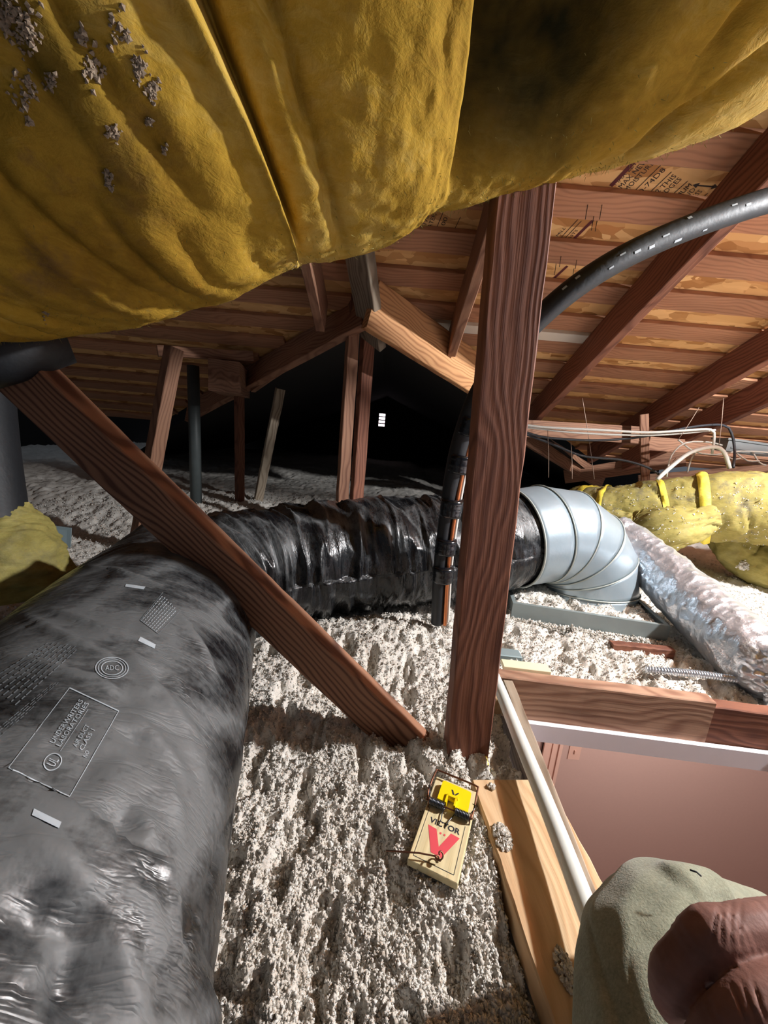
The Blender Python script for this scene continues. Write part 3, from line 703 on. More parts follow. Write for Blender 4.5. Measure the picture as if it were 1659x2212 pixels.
decal([(303, 1340), (352, 1282), (385, 1322), (340, 1368)], rows, MT['print'], 'print', parent=jk)
decal([(303, 1340), (352, 1280), (389, 1320), (342, 1370)], [line_poly(0, 0, 1, 0, .02), line_poly(0, 1, 1, 1, .02), line_poly(0, 0, 0, 1, .02)], MT['print_dim'], 'print', parent=jk)
decal([(205, 1420), (278, 1420), (278, 1468), (205, 1468)], [ring_poly(.5, .5, .5, .5, .03), ring_poly(.5, .5, .42, .42, .02), ring_poly(.5, .5, .33, .33, .03), txt_poly('ADC', .3, .38, .4, .22)], MT['print'], 'print', parent=jk)
for q in ([(303, 1376), (336, 1393), (333, 1402), (298, 1385)], [(73, 1748), (132, 1777), (126, 1791), (68, 1762)], [(272, 1262), (314, 1268), (310, 1274), (270, 1268)]):
    decal(q, [([(0, 0), (.5, 0), (1, 0), (1, 1), (.5, 1), (0, 1)], [(0, 1, 4, 5), (1, 2, 3, 4)])], MT['print'], 'print', parent=jk)

# sheet metal elbow
def elbow():
    c0 = P3[-1]-nrm(P3[-1]-P3[-3])*0.10; d0 = nrm(P3[-1]-P3[-4]); d1 = np.array([0.05, -0.10, -1.0]); d1 = nrm(d1)
    r = 0.188; Rb = 0.235
    nrmv = nrm(np.cross(d0, d1)); inw = np.cross(nrmv, d0); total = math.acos(np.clip(d0@d1, -1, 1))
    c0e = c0+d0*0.13; cen = c0e+inw*Rb
    rings = [(c0, d0), (c0e, d0)]
    for i in range(1, 5):
        a = total*i/4; rad = -inw*math.cos(a)+d0*math.sin(a); rings.append((cen+rad*Rb, d0*math.cos(a)+inw*math.sin(a)))
    e1 = rings[-1]; rings.append((e1[0]+e1[1]*0.10, e1[1]))
    t = thing('duct_elbow', 'shiny pale sheet metal duct elbow turning down into the grey pan', 'duct elbow', rings[-1][0])
    n = 56; aa = np.linspace(0, 2*np.pi, n, endpoint=False)
    def ring(c, tng, rr, sc=1.0):
        s = nrmv; q = np.cross(tng, s)
        # mitre joints stretch the ring in the bending plane
        return np.array([c+rr*(math.cos(x)*s+math.sin(x)*q*sc) for x in aa])
    mit = 1/math.cos(total/8)
    for k in range(len(rings)-1):
        (ca, ta), (cb, tb) = rings[k], rings[k+1]
        A = ring(ca, ta, r+0.001*(k % 2), mit if 0 < k < 6 else 1); Bv = ring(cb, tb, r+0.001*(k % 2), mit if k+1 < 6 else 1)
        rows_ = []
        for j in range(7):
            t2 = j/6; w = A*(1-t2)+Bv*t2
            rows_.append(w)
        Vv = np.array(rows_).reshape(-1, 3)
        o = mk('gore', Vv, grid_faces(7, n), MT['galv'], t, smooth=True); sm = o.modifiers.new('s', 'SOLIDIFY'); sm.thickness = 0.0015
    for k in range(1, len(rings)-1):
        c, tg = rings[k]; W_ = ring(c, tg, r+0.0025, mit); loop = np.vstack([W_, W_[:1]])
        o = tube('seam', loop, 0.0026, MT['galv_seam'], t, 8)
    c, tg = rings[0]; o = tube('seam', np.vstack([ring(c, tg, r+0.003), ring(c, tg, r+0.003)[:1]]), 0.004, MT['galv_seam'], t, 8)
    return rings
EL = elbow()
ec = EL[-1][0]
# grey pan under the elbow
pL = FL(1103, 1335, -0.005); pR = FL(1440, 1387, -0.005); px_ = nrm(pR-pL); py_ = np.array([-px_[1], px_[0], 0]); LW = np.linalg.norm(pR-pL); DW = 0.36
PM = Matrix([[px_[0], py_[0], 0, pL[0]], [px_[1], py_[1], 0, pL[1]], [0, 0, 1, 0], [0, 0, 0, 1]])
def pan(label):
    t = thing('sheet_metal_pan', label, 'pan', (pL[0], pL[1], -0.03)); zt = 0.052; zb = -0.035; tk = 0.003
    for nm, a, b in (('side', (0, 0), (LW, tk)), ('side', (0, DW-tk), (LW, DW)), ('side', (0, tk), (tk, DW-tk)), ('side', (LW-tk, tk), (LW, DW-tk))):
        m = MB(); m.box((a[0], a[1], zb), (b[0], b[1], zt)); m.build(nm, MT['pan'], t, M=PM)
    m = MB(); m.box((0, 0, zt), (LW, 0.014, zt+0.0022)); m.box((0, DW-0.014, zt), (LW, DW, zt+0.0022)); m.box((0, 0.014, zt), (0.014, DW-0.014, zt+0.0022)); m.box((LW-0.014, 0.014, zt), (LW, DW-0.014, zt+0.0022)); m.build('flange', MT['pan'], t, M=PM)
    return t
pan('grey sheet metal pan filled with insulation under the elbow')

# silver flexible duct
SP = spline([np.append(D(*a), a[3]*0+q) for a, q in ()] or [np.append(D(1330, 1150, 1.72), .085), np.append(D(1400, 1212, 1.58), .095), np.append(D(1480, 1285, 1.40), .10), np.append(D(1565, 1365, 1.22), .10), np.append(D(1640, 1430, 1.09), .098), np.append(D(1720, 1490, 0.99), .085)], 0.004)
us = np.concatenate([[0], np.cumsum(np.linalg.norm(np.diff(SP[:, :3], axis=0), axis=1))]); n = 120
UA = np.repeat(us[:, None], n, 1); VA = np.repeat(np.linspace(0, 2*np.pi, n, endpoint=False)[None], len(us), 0)
RA = SP[:, 3][:, None]+rid(UA*26+0.5*np.sin(VA), VA*1.6, 71, 1.5)*0.004+rid(UA*30+VA*1.3, VA*2.2, 73, 2)*0.005+fbm(UA*14, VA*1.6, 75)*0.014-0.012
RA -= sst(us[-1]-0.10, us[-1], UA)*rid(UA*45, VA*5, 77, 1)*0.03
GG = tube_grid(SP[:, :3], RA, n).reshape(-1, 3)
t_ = thing('silver_flex_duct', 'silver foil flexible duct running from behind the elbow to the hatch corner', 'duct', tuple(SP[len(SP)//2, :3]-np.array([0, 0, .1])))
mk('foil_jacket', GG, grid_faces(len(us), n), MT['foil'], t_, smooth=True)
P = SP[-1, :3]; m = MB(); m.add(GG[-n:], [tuple(range(n))]); m.build('end_fold', MT['foil'], t_)

# fiberglass wrapped duct in the right background
def wrapped(name, label, pts, mat, seed, amp=0.02, n=90, bands=(), parent=None, step=0.008, fade=1.0):
    S4 = spline(pts, step); uu = np.concatenate([[0], np.cumsum(np.linalg.norm(np.diff(S4[:, :3], axis=0), axis=1))])
    A = np.repeat(uu[:, None], n, 1); Bv = np.repeat(np.linspace(0, 2*np.pi, n, endpoint=False)[None], len(uu), 0)
    Rv = S4[:, 3][:, None]+(fbm(A*14, Bv*1.7, seed, 4)-0.45)*amp*2+(fbm(A*60, Bv*9, seed+5, 3)-0.45)*amp*0.7-rid(A*7+0.3*np.sin(Bv), Bv*0.5, seed+9, 10)*amp
    Gv = tube_grid(S4[:, :3], Rv, n).reshape(-1, 3)
    t = parent or thing(name, label, 'duct', tuple(S4[len(S4)//2, :3]-np.array([0, 0, S4[len(S4)//2, 3]])))
    o = mk('wrap', Gv, grid_faces(len(uu), n), MT[mat], t, smooth=True); wr = o
    add_attr(o, 'dust', np.full(len(Gv), fade))
    for (f, wd, dr) in bands:
        i = int(f*(len(uu)-1)); j = min(len(uu)-1, i+max(3, int(wd/step)))
        nn = j-i+1; prof = np.sin(np.linspace(0.15, np.pi-0.15, nn))**0.5
        Rb = Rv[i:j+1]+(dr*prof)[:, None]*(.5+.9*vn(Bv[i:j+1]*1.3, A[i:j+1]*20, seed+77))+(fbm(A[i:j+1]*60, Bv[i:j+1]*4, seed+31)-0.4)*0.012
        Pb = S4[i:j+1, :3].copy(); Gb = tube_grid(S4[:, :3], np.vstack([Rv[:i], Rb, Rv[j+1:]]), n)[i:j+1].reshape(-1, 3)
        o = mk('band', Gb, grid_faces(nn, n), MT['yellow_clean'], wr, smooth=True); add_attr(o, 'dust', np.zeros(len(Gb)))
    return t
q = lambda x, y, z, r: np.append(D(x, y, z), r)
yd = wrapped('wrapped_duct', 'fiberglass wrapped duct with bright yellow bands in the right background', [q(1240, 1085, 2.35, .10), q(1290, 1105, 2.15, .135), q(1370, 1105, 2.02, .15), q(1470, 1098, 1.92, .155), q(1570, 1095, 1.82, .165), q(1700, 1100, 1.72, .17), q(1850, 1110, 1.65, .17)], 'yellow_dusty', 101, 0.016,
             bands=((0.10, .05, .012), (0.22, .03, .010), (0.42, .02, .008), (0.55, .04, .02)))
wrapped('', '', [q(1300, 1120, 2.05, .08), q(1390, 1150, 1.90, .115), q(1450, 1140, 1.78, .10), q(1540, 1120, 1.75, .06)], 'yellow_dusty', 131, 0.018, parent=yd, fade=0.35)
wrapped('wrapped_duct', 'drooping yellow fiberglass branch at the right edge above the silver duct', [q(1560, 1120, 2.0, .09), q(1620, 1185, 1.95, .13), q(1720, 1230, 1.85, .14), q(1850, 1250, 1.8, .14)], 'yellow_dusty', 161, 0.02, fade=0.3)

# big fiberglass wrapped duct overhead: axis found from its lower outline
SIL = [(-420, 800, .50), (-200, 770, .50), (0, 728, .52), (150, 722, .54), (330, 690, .55), (500, 640, .56), (640, 572, .565), (760, 530, .565), (900, 470, .565), (1050, 432, .57), (1160, 400, .57), (1260, 372, .575), (1400, 345, .58), (1540, 290, .59), (1659, 225, .60), (1800, 150, .62), (1980, 50, .66)]
SPt = np.array([D(*s) for s in SIL]); TT = np.gradient(SPt, axis=0)
r0 = 0.25; cen = []
for p, t, sl in zip(SPt, TT, SIL):
    v = nrm(p-C_); t = nrm(t); nn = nrm(np.cross(t, v)); nn = nn if nn[2] > 0 else -nn
    cen.append(np.append(p+nn*r0, (r0, sl[0])))
cen = spline(np.array(cen), 0.004)
uu = np.concatenate([[0], np.cumsum(np.linalg.norm(np.diff(cen[:, :3], axis=0), axis=1))]); n = 320
A = np.repeat(uu[:, None], n, 1); Bv = np.repeat(np.linspace(0, 2*np.pi, n, endpoint=False)[None], len(uu), 0)
am = (np.degrees((Bv+np.pi/2+np.pi) % (2*np.pi)-np.pi)+12)/60.0          # 0 at the lower outline, 1 well up the near side
X = cen[:, 4][:, None]+50*np.clip(am, -.3, 1.6)*(1-sst(500, 900, cen[:, 4]))[:, None]
up = np.clip(am, 0, 2)
Ry = np.full(A.shape, r0)
Ry += 0.022*(1-sst(632, 650, X))*sst(-.3, .5, am)-0.03*np.exp(-((X-668)/16)**2)*sst(0, .4, am)
Ry += 0.014*np.sin(np.clip((X-660)/280, 0, 1)*np.pi)
Ry -= 0.15*sst(934, 958, X)*(1-sst(960, 1215, X))*sst(0.05, .6, am)
Ry += 0.020*sst(1225, 1330, X)*sst(-.2, .4, am)
soft = sst(-.25, .25, am)
Ry -= soft*(1-sst(560, 640, X))*(rid(X/110+am*.15, am*.45, 203, 6)*.024+rid(X/48, am*.6+3, 205, 5)*.012+rid(X/200+am*.3, am*.4+9, 206, 8)*.02)
Ry -= soft*sst(650, 690, X)*(rid(X/70, am*.35, 207, 4)*.018)*(1-sst(900, 960, X))
Ry -= soft*sst(1250, 1300, X)*(rid((X-220*am)/110, am*.4, 209, 4)*.022)
Ry += (fbm(A*9, Bv*2.2, 211, 3)-.45)*.022+(fbm(A*70, Bv*14, 213, 3)-.45)*.006
Gy = tube_grid(cen[:, :3], Ry, n); Vy = Gy.reshape(-1, 3)
yd = thing('overhead_wrapped_duct', 'huge yellow fiberglass wrapped duct hanging across the top of the picture', 'duct', tuple(cen[len(cen)//2, :3]-np.array([0, 0, r0])))
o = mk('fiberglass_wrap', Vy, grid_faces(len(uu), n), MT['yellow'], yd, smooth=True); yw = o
dm = (1-sst(250, 560, X))*sst(.25, .8, am)*1.4+0.25
dm = dm+.45*sst(.45, 1.1, am)
add_attr(o, 'dust', dm)
st_ = sst(940, 975, X)*(1-sst(1060, 1250, X-40*am))*sst(.02, .45, am+.12*fbm(A*12, Bv*3, 231))+.55*np.exp(-((X-500-20*am)/40)**2)*sst(.5, 1.0, am)+.35*np.exp(-((X-1120)/60)**2)*(1-sst(.1, .4, am))*sst(-.05, .1, am)  # dark olive mix in the recess, one fold band and the lower outline
add_attr(o, 'dark_tone', np.clip(st_, 0, 1))
yb = BVHTree.FromPolygons([Vector(v) for v in Vy], [tuple(f) for f in grid_faces(len(uu), n).tolist()])
# loose fibres along the lower outline
m = MB()
for i in range(0, len(cen), 1):
    for _ in range(5):
        j = int(((random.gauss(-12, 14)-90) % 360)/360*n) % n; p = Gy[i, j]; nv = nrm(p-cen[i, :3])
        a = p+np.array([random.uniform(-.004, .004) for _ in range(3)]); dd = nrm(nv+np.array([random.uniform(-1, 1) for _ in range(3)])*0.9)*random.uniform(.002, .008); sd = nrm(np.cross(dd, (0.3, 1, .2)))*0.0004
        m.add([a-sd, a+sd, a+dd], [(0, 1, 2)])
o = m.build('loose_fibres', MT['yellow_dusty'], yw); tag(o, kind='stuff'); add_attr(o, 'dust', np.zeros(len(m.V)))
# dust clumps caught in the wrap
def clump(mb, c, r, flat=0.6, nv=None):
    V0 = np.array([(1,0,0),(-1,0,0),(0,1,0),(0,-1,0),(0,0,1),(0,0,-1)], float)*RNG.uniform(.5, 1.3, (6, 1))
    Fq = [(0,2,4),(2,1,4),(1,3,4),(3,0,4),(2,0,5),(1,2,5),(3,1,5),(0,3,5)]
    q_, _ = np.linalg.qr(RNG.normal(size=(3, 3))); mb.add(c+(V0@q_)*r, Fq)
m = MB()
for (px, py, k, sp_) in [(20, 30, 26, 26), (176, 78, 9, 10), (200, 150, 16, 20), (275, 78, 5, 5), (330, 195, 18, 13), (322, 265, 5, 7), (245, 285, 9, 12), (55, 190, 14, 22), (110, 180, 9, 14), (62, 262, 5, 6), (232, 385, 9, 9), (240, 405, 5, 5), (355, 322, 4, 4), (100, 680, 4, 8), (640, 590, 9, 10), (300, 150, 14, 16), (60, 70, 20, 25), (250, 60, 8, 25)]:
    for _ in range(k*3):
        h = yb.ray_cast(Vector(tuple(C_)), Vector(tuple(nrm(ray(px+random.gauss(0, sp_*.55), py+random.gauss(0, sp_))))))
        if h[0] is not None: clump(m, np.array(h[0])-np.array(nrm(ray(px, py)))*.001, random.uniform(.0008, .0026))
o = m.build('dust_clumps', MT['dustbit'], yw); tag(o, 'grey dust clumps stuck in the wrap', kind='stuff')

# black end of the overhead duct and the small black riser at the left edge
o = tube('duct_collar', [D(-160, 790, .58), D(20, 752, .60), D(150, 742, .64)], np.array([.055, .05, .03]), MT['foam'], n=24); tag(o, 'dark plastic duct end tucked under the yellow wrap at upper left', 'duct')
t_ = thing('riser_duct', 'black riser pipe at the left edge standing in yellow fiberglass', 'duct', D(30, 1230, .95))
rp = spline([D(-60, 780, 1.0), D(-45, 960, .98), D(-30, 1080, .97), D(-18, 1165, .96)], .01)
tube('riser', rp, 0.078, MT['foam'], t_, n=28)
CP = spline([np.append(D(-10, 1110, .99), .075), np.append(D(10, 1160, .99), .098), np.append(D(20, 1215, .98), .118), np.append(D(25, 1290, .98), .14)], .004)
n = 80; A = np.repeat(np.linspace(0, .3, len(CP))[:, None], n, 1); Bv = np.repeat(np.linspace(0, 2*np.pi, n, endpoint=False)[None], len(CP), 0)
G = tube_grid(CP[:, :3], CP[:, 3][:, None]+(fbm(A*30, Bv*2, 301, 4)-.45)*.03+(fbm(A*100, Bv*9, 303)-.45)*.012, n).reshape(-1, 3)
o = mk('collar', G, grid_faces(len(CP), n), MT['yellow_dusty'], t_, smooth=True); add_attr(o, 'dust', np.full(len(G), .5))
for (px, py, w, h, lab) in [(112, 1160, .06, .05, 'grey metal strap end between riser and brace'), (266, 1105, .05, .03, 'bent grey sheet scrap lying behind the brace')]:
    c = FL(px, py, .05); m = MB(); m.add([c+np.array(v) for v in [(-w, 0, -h), (w, .02, -h), (w*.9, .04, h*.7), (-w*.7, .01, h), (-w, .003, -h), (w, .023, -h), (w*.9, .043, h*.7), (-w*.7, .013, h)]], [(0, 1, 2, 3), (7, 6, 5, 4), (0, 4, 5, 1), (1, 5, 6, 2), (2, 6, 7, 3), (3, 7, 4, 0)])
    o = m.build('metal_scrap', MT['bluepad']); tag(o, lab, 'metal scrap')

# ------------------------------------------------------------------ loose fill insulation
BT = FL(1020, 1685, 0.022); BTR = FL(1145, 1680, 0.022); bdir = nrm(np.append((FL(1195, 2200, 0.022)-BT)[:2], 0)); bper = np.array([-bdir[1], bdir[0], 0])
TRP = (FL(944, 1682, .03)+FL(1030, 1714, .03)+FL(990, 1903, .03)+FL(878, 1857, .03))/4
HMi = HM.inverted(); PMi = PM.inverted()
def local(Mi, x, y): return Mi[0][0]*x+Mi[0][1]*y+Mi[0][3], Mi[1][0]*x+Mi[1][1]*y+Mi[1][3]
def height(x, y, fine=True):
    r = np.hypot(x, y)
    h = (fbm(x*5, y*5, 401, 2)-.38)*.05
    h += .045*np.exp(-(((x+.05)/.22)**2+((y-1.02)/.14)**2))+.035*np.exp(-(((x-.14)/.12)**2+((y-1.10)/.10)**2))
    h += (.09*sst(1.30, 1.9, y+.25*x)*(1-sst(.35, .7, x)))
    h += .05*sst(1.5, 2.2, y)*sst(.5, .9, x)
    h += (fbm(x*1.6, y*1.6, 421, 2)-.38)*.09*sst(1.6, 2.6, y)
    a, b = local(PMi, x, y)
    inpan = sst(-.005, .02, a)*(1-sst(LW-.02, LW+.005, a))*sst(-.0, .02, b)*(1-sst(DW-.02, DW, b))
    h = h*(1-.7*inpan)+inpan*.045
    edge = (1-sst(0, .05, np.abs(b)))*(a > -.02)*(a < LW+.02)*(b < .01); h -= .035*edge*(b < 0)
    a, b = local(HMi, x, y)                                     # hatch side: low around the frame
    dist = np.maximum(np.maximum(-.02-a, a-HX1-.05), np.maximum(-.03-b, b-.75))
    h = h-np.clip(.02*(1-sst(.0, .08, dist)), 0, 1)
    strip = sst(-.2, -.15, a)*(1-sst(-.02, 0, a))*sst(.10, .22, b); aa_ = (x-BT[0])*bdir[0]+(y-BT[1])*bdir[1]; bb_ = (x-BT[0])*bper[0]+(y-BT[1])*bper[1]
    h -= (.10*strip*sst(.26, .30, b)+.015*strip)*sst(.0, .02, bb_)
    onb = sst(-.015, .01, aa_)*sst(-.012, .002, bb_)*(1-sst(.16, .2, bb_)); h = h*(1-onb)-.03*onb
    td = np.hypot(x-TRP[0], y-TRP[1]); fl = 1-sst(.06, .13, td); h = h*(1-fl)+.012*fl
    pitmask = .35+.65*(1-sst(1.3, 2.2, r))
    if fine:
        pit = sst(.54, .76, fbm(x*30, y*17, 431, 3)*1.25); h -= pit*.025*pitmask*(1-onb)*(1-.5*fl)
        h += (fbm(x*38, y*38, 441, 3)-.45)*.026*(1-.75*fl)
        h += (rid(x*95, y*95, 451, 1.0)-.5)*.009+(vn(x*230, y*230, 461)-.5)*.006
    return h
na, nr = 620, 640
az = np.radians(np.linspace(-78, 62, na)); rr = 0.16*np.exp(np.linspace(0, np.log(7.5/.16), nr))
Xg = rr[:, None]*np.sin(az)[None]; Yg = rr[:, None]*np.cos(az)[None]
Zg = height(Xg, Yg)
Fq = grid_faces(nr, na, False)
fx = Xg.ravel()[Fq].mean(1); fy = Yg.ravel()[Fq].mean(1)
a, b = local(HMi, fx, fy); keep = ~((a > -.005) & (a < HX1+.03) & (b > -.012) & (b < 0.9))
Fq = Fq[keep & (fx < 3.0)]
used = np.unique(Fq); remap = -np.ones(na*nr, int); remap[used] = np.arange(len(used))
Vg = np.stack([Xg, Yg, Zg], -1).reshape(-1, 3)[used]
ins = mk('loose_fill_insulation', Vg, remap[Fq], MT['fluff'], smooth=True, origin=(0, 0, 0)); tag(ins, 'pale grey loose fill insulation covering the attic floor', 'insulation', kind='stuff')
add_attr(ins, 'tint', 0.3+0.45*fbm(Vg[:, 0]*60, Vg[:, 1]*60, 471)+0.25*fbm(Vg[:, 0]*6, Vg[:, 1]*6, 475))
# tufts
NTUFT = 150000
ta = RNG.uniform(np.radians(-55), np.radians(50), NTUFT); tr = 0.22*np.exp(RNG.uniform(0, 1, NTUFT)**0.85*np.log(2.9/.22))
tx = tr*np.sin(ta); ty = tr*np.cos(ta)
a, b = local(HMi, tx, ty); aa_ = (tx-BT[0])*bdir[0]+(ty-BT[1])*bdir[1]; bb_ = (tx-BT[0])*bper[0]+(ty-BT[1])*bper[1]
ok = ~((a > -.012) & (a < HX1+.035) & (b > -.02) & (b < .9)) & ~((aa_ > -.004) & (bb_ > -.002) & (bb_ < .17)) & (np.hypot(tx-TRP[0], ty-TRP[1]) > .0)
ca, cb = local(PMi, tx, ty); ok &= ~((np.abs(cb-.004) < .008) & (ca > -.01) & (ca < LW+.01))
tx, ty, tr = tx[ok], ty[ok], tr[ok]; n0_ = len(tx)
ea = RNG.uniform(0, LW, 2600); eb = RNG.uniform(-.03, -.004, 2600)
tx = np.append(tx, pL[0]+px_[0]*ea+py_[0]*eb); ty = np.append(ty, pL[1]+px_[1]*ea+py_[1]*eb); tr = np.hypot(tx, ty)
nt = len(tx); tz = height(tx, ty); tz[n0_:] = np.maximum(tz[n0_:], -.02)+RNG.uniform(0, .018, nt-n0_)
base = np.array([(1,0,0),(-1,0,0),(0,1,0),(0,-1,0),(0,0,1),(0,0,-1)], float)
sz = RNG.uniform(.0012, .0036, nt)*(1+.5*sst(.6, 2.5, tr)); sz[n0_:] = RNG.uniform(.003, .006, nt-n0_)
rad = RNG.uniform(.45, 1.3, (nt, 6, 1))*base[None]*RNG.uniform(.35, 1.35, (nt, 1, 3))
qv = RNG.normal(size=(nt, 4)); qv /= np.linalg.norm(qv, axis=1)[:, None]; w, x, y, z = qv.T
Rm = np.stack([1-2*(y*y+z*z), 2*(x*y-z*w), 2*(x*z+y*w), 2*(x*y+z*w), 1-2*(x*x+z*z), 2*(y*z-x*w), 2*(x*z-y*w), 2*(y*z+x*w), 1-2*(x*x+y*y)], -1).reshape(nt, 3, 3)
TV = np.einsum('nij,nkj->nki', Rm, rad)*sz[:, None, None]+np.stack([tx, ty, tz+sz*.55], -1)[:, None]
tf = np.array([(0,2,4),(2,1,4),(1,3,4),(3,0,4),(2,0,5),(1,2,5),(3,1,5),(0,3,5)])
TF = (np.arange(nt)[:, None, None]*6+tf[None]).reshape(-1, 3)
tu = mk('tufts', TV.reshape(-1, 3), TF, MT['fluff'], ins, M=Matrix.Identity(4), smooth=True); tag(tu, kind='stuff')
add_attr(tu, 'tint', np.repeat(np.clip(RNG.normal(.55, .22, nt), 0, 1.2), 6))

# ------------------------------------------------------------------ boards, pipe and bits beside the hatch
o = board('plank', BT+bper*.07-np.array([0, 0, .02]), BT+bper*.07+bdir*.62-np.array([0, 0, .02]), .142, .04, bper, MT['wood_pale'], seg=24); tag(o, 'pale wide plank lying beside the trap under the white pipe', 'plank')
pipe_pts = [FL(1068, 1462, .048), FL(1120, 1590, .056), FL(1190, 1762, .060), FL(1262, 1950, .062)]; pipe_pts.append(pipe_pts[-1]+nrm(pipe_pts[-1]-pipe_pts[-2])*.35); pipe_pts.insert(0, pipe_pts[0]-nrm(pipe_pts[1]-pipe_pts[0])*.25+np.array([0, 0, -.02]))
o = tube('pvc_pipe', pipe_pts, 0.0134, MT['pvc'], n=24, step=.03); tag(o, 'white plastic pipe running along the left side of the hatch', 'pipe')
def flat_box(name, px, py, z, wx, wy, wz, rz, mat, label, cat):
    c = FL(px, py, z); M = Matrix.Translation(Vector(tuple(c))) @ Matrix.Rotation(rz, 4, 'Z'); bm = bmesh.new(); bmesh.ops.create_cube(bm, size=1); bmesh.ops.scale(bm, vec=(wx, wy, wz), verts=bm.verts); bmesh.ops.bevel(bm, geom=bm.edges[:], offset=min(wx, wy, wz)*.12, segments=1, affect='EDGES')
    me = bpy.data.meshes.new(name); bm.to_mesh(me); bm.free(); me.materials.append(mat); o = bpy.data.objects.new(name, me); COL.objects.link(o); place(o, M); return tag(o, label, cat)
flat_box('cream_board', 1135, 1441, .03, .125, .035, .012, -.06, MT['cream'], 'cream coloured board scrap behind the hatch header', 'board')
flat_box('metal_plate', 1095, 1415, .02, .075, .04, .02, -.05, MT['bluepad'], 'small grey metal box half buried behind the cream board', 'metal box')
o = board('joist', FL(1318, 1399, -.002), FL(1450, 1412, -.002), .04, .03, (0, 0, 1), MT['wood_red']); tag(o, 'short reddish joist end showing in front of the pan', 'joist')
# flexible metal conduit: one ribbed tube
cp = spline([FL(1395, 1446, .02), FL(1440, 1450, .028), FL(1500, 1455, .03), FL(1580, 1466, .03), FL(1660, 1480, .02)], .0012)
uc = np.concatenate([[0], np.cumsum(np.linalg.norm(np.diff(cp, axis=0), axis=1))])
o = tube('metal_conduit', cp, .0085+.0018*np.sin(uc*2*np.pi/.007), MT['foil'], n=14); tag(o, 'ribbed flexible metal conduit behind the hatch header', 'conduit')
o = tube('yellow_cable', [D(1040, 1600, .80), D(1046, 1625, .785), D(1052, 1648, .775), D(1056, 1668, .77)], .0028, MT['cable_y'], n=8, step=.01); tag(o, 'short yellow cable at the foot of the tall post', 'cable')
# loose tufts lying on the plank
def tuft_pile(px, py, z, rx, ry, k, label):
    c = FL(px, py, z); m = MB(); tt = []
    for _ in range(k):
        an = random.uniform(0, 6.28); q_ = math.sqrt(random.random()); p = c+np.array([rx*q_*math.cos(an), ry*q_*math.sin(an), (1-q_)*.006+.001])
        clump(m, p, random.uniform(.0018, .0042)); tt += [random.gauss(.55, .3)]*6
    o = m.build('insulation_tuft', MT['fluff']); add_attr(o, 'tint', np.array(tt)); return tag(o, label, 'insulation tuft', 'insulation tufts on the plank', 'stuff')
tuft_pile(1085, 1808, .023, .014, .02, 140, 'clump of loose insulation on the plank beside the trap')
tuft_pile(1060, 1700, .023, .006, .005, 24, 'tiny bit of insulation at the far end of the plank')
tuft_pile(1220, 2095, .023, .010, .02, 110, 'clump of insulation on the near end of the plank')
bpy.context.view_layer.update()
h = SC.ray_cast(bpy.context.evaluated_depsgraph_get(), Vector(tuple(C_)), Vector(tuple(nrm(ray(1608, 1222))))); m = MB(); tt = []
for _ in range(160):
    clump(m, np.array(h[1])+RNG.normal(0, 1, 3)*np.array([.014, .006, .010])-nrm(ray(1608, 1222))*.006, random.uniform(.004, .008)); tt += [random.gauss(.75, .2)]*6
o = m.build('insulation_tuft', MT['fluff']); add_attr(o, 'tint', np.array(tt)); tag(o, 'pale tuft of insulation caught on the drooping yellow branch', 'insulation tuft', kind='stuff')

# ------------------------------------------------------------------ refrigerant line set
LP = [np.array([2.9, 1.15, 1.02]), np.array([2.2, 1.05, 1.20]), np.array([1.6, .97, 1.24]), D(1900, 385, .86), D(1720, 418, .84), D(1570, 462, .83), D(1420, 520, .83), D(1300, 582, .84), D(1200, 655, .87), D(1110, 745, .92), D(1040, 840, .97), D(1003, 930, 1.02), D(978, 1030, 1.06), D(960, 1140, 1.10), D(950, 1230, 1.13), D(944, 1345, 1.19)]
t_ = thing('refrigerant_line', 'black foam sleeved line curving from the upper right behind the tall post', 'pipe', LP[-1])
ls = spline(LP, .006); ul = np.concatenate([[0], np.cumsum(np.linalg.norm(np.diff(ls, axis=0), axis=1))])
KF = np.sum(np.linalg.norm(np.diff(spline(LP[3:], .006), axis=0), axis=1))/ul[-1]; sl_ = tube('sleeve', ls, .025-.006*sst(ul[-1]-.55, ul[-1]-.3, ul), MT['foam'], t_, n=20)
off = np.array([.022, -.012, 0])
i0 = np.argmin(np.abs(ul-(ul[-1]-.62))); tube('copper_tube', ls[i0:]+off*np.linspace(1.0, 1.0, len(ls)-i0)[:, None]*np.array([1, 1, 1])-np.array([.0, 0, 0])*0, .0058, MT['copper'], t_, n=10)
tube('white_cable', ls[i0:]+np.array([.034, .006, 0]), .0045, MT['cable_w'], t_, n=8)
for f in (.50, .565, .64, .70, .77, .835, .885):
    i = int((1-(1-f)*KF)*len(ls)); seg = ls[i:i+9]; w = .028 if f < .6 else .0265
    if f < .62: tube('tape', seg, .0262, MT['tape'], sl_, n=20)
    else: tube('tape', seg+off*.45, np.array([.029, .031, .031, .030, .031, .031, .030, .031, .029])[:len(seg)], MT['tape'], sl_, n=20)
for i in range(int(.3*len(ls)), int((1-.52*KF)*len(ls)), 5):
    T, S, U2 = frames(ls[i:i+3]); tow = nrm(C_-ls[i]); s_ = nrm(np.cross(T[0], tow)); nn = np.cross(s_, T[0]); nn = nn if nn@tow > 0 else -nn
    if random.random() < .55:
        an = random.uniform(-.7, .9); rdir = nn*math.cos(an)+s_*math.sin(an); q0 = ls[i]+rdir*.0256; bt = np.cross(rdir, T[0]); L_ = random.uniform(.004, .008); w_ = random.uniform(.0015, .003)
        m = MB(); m.add([q0-T[0]*L_-bt*w_, q0+T[0]*L_-bt*w_, q0+T[0]*L_+bt*w_, q0-T[0]*L_+bt*w_], [(0, 1, 2, 3)]); m.build('printed_mark', MT['print'], sl_)

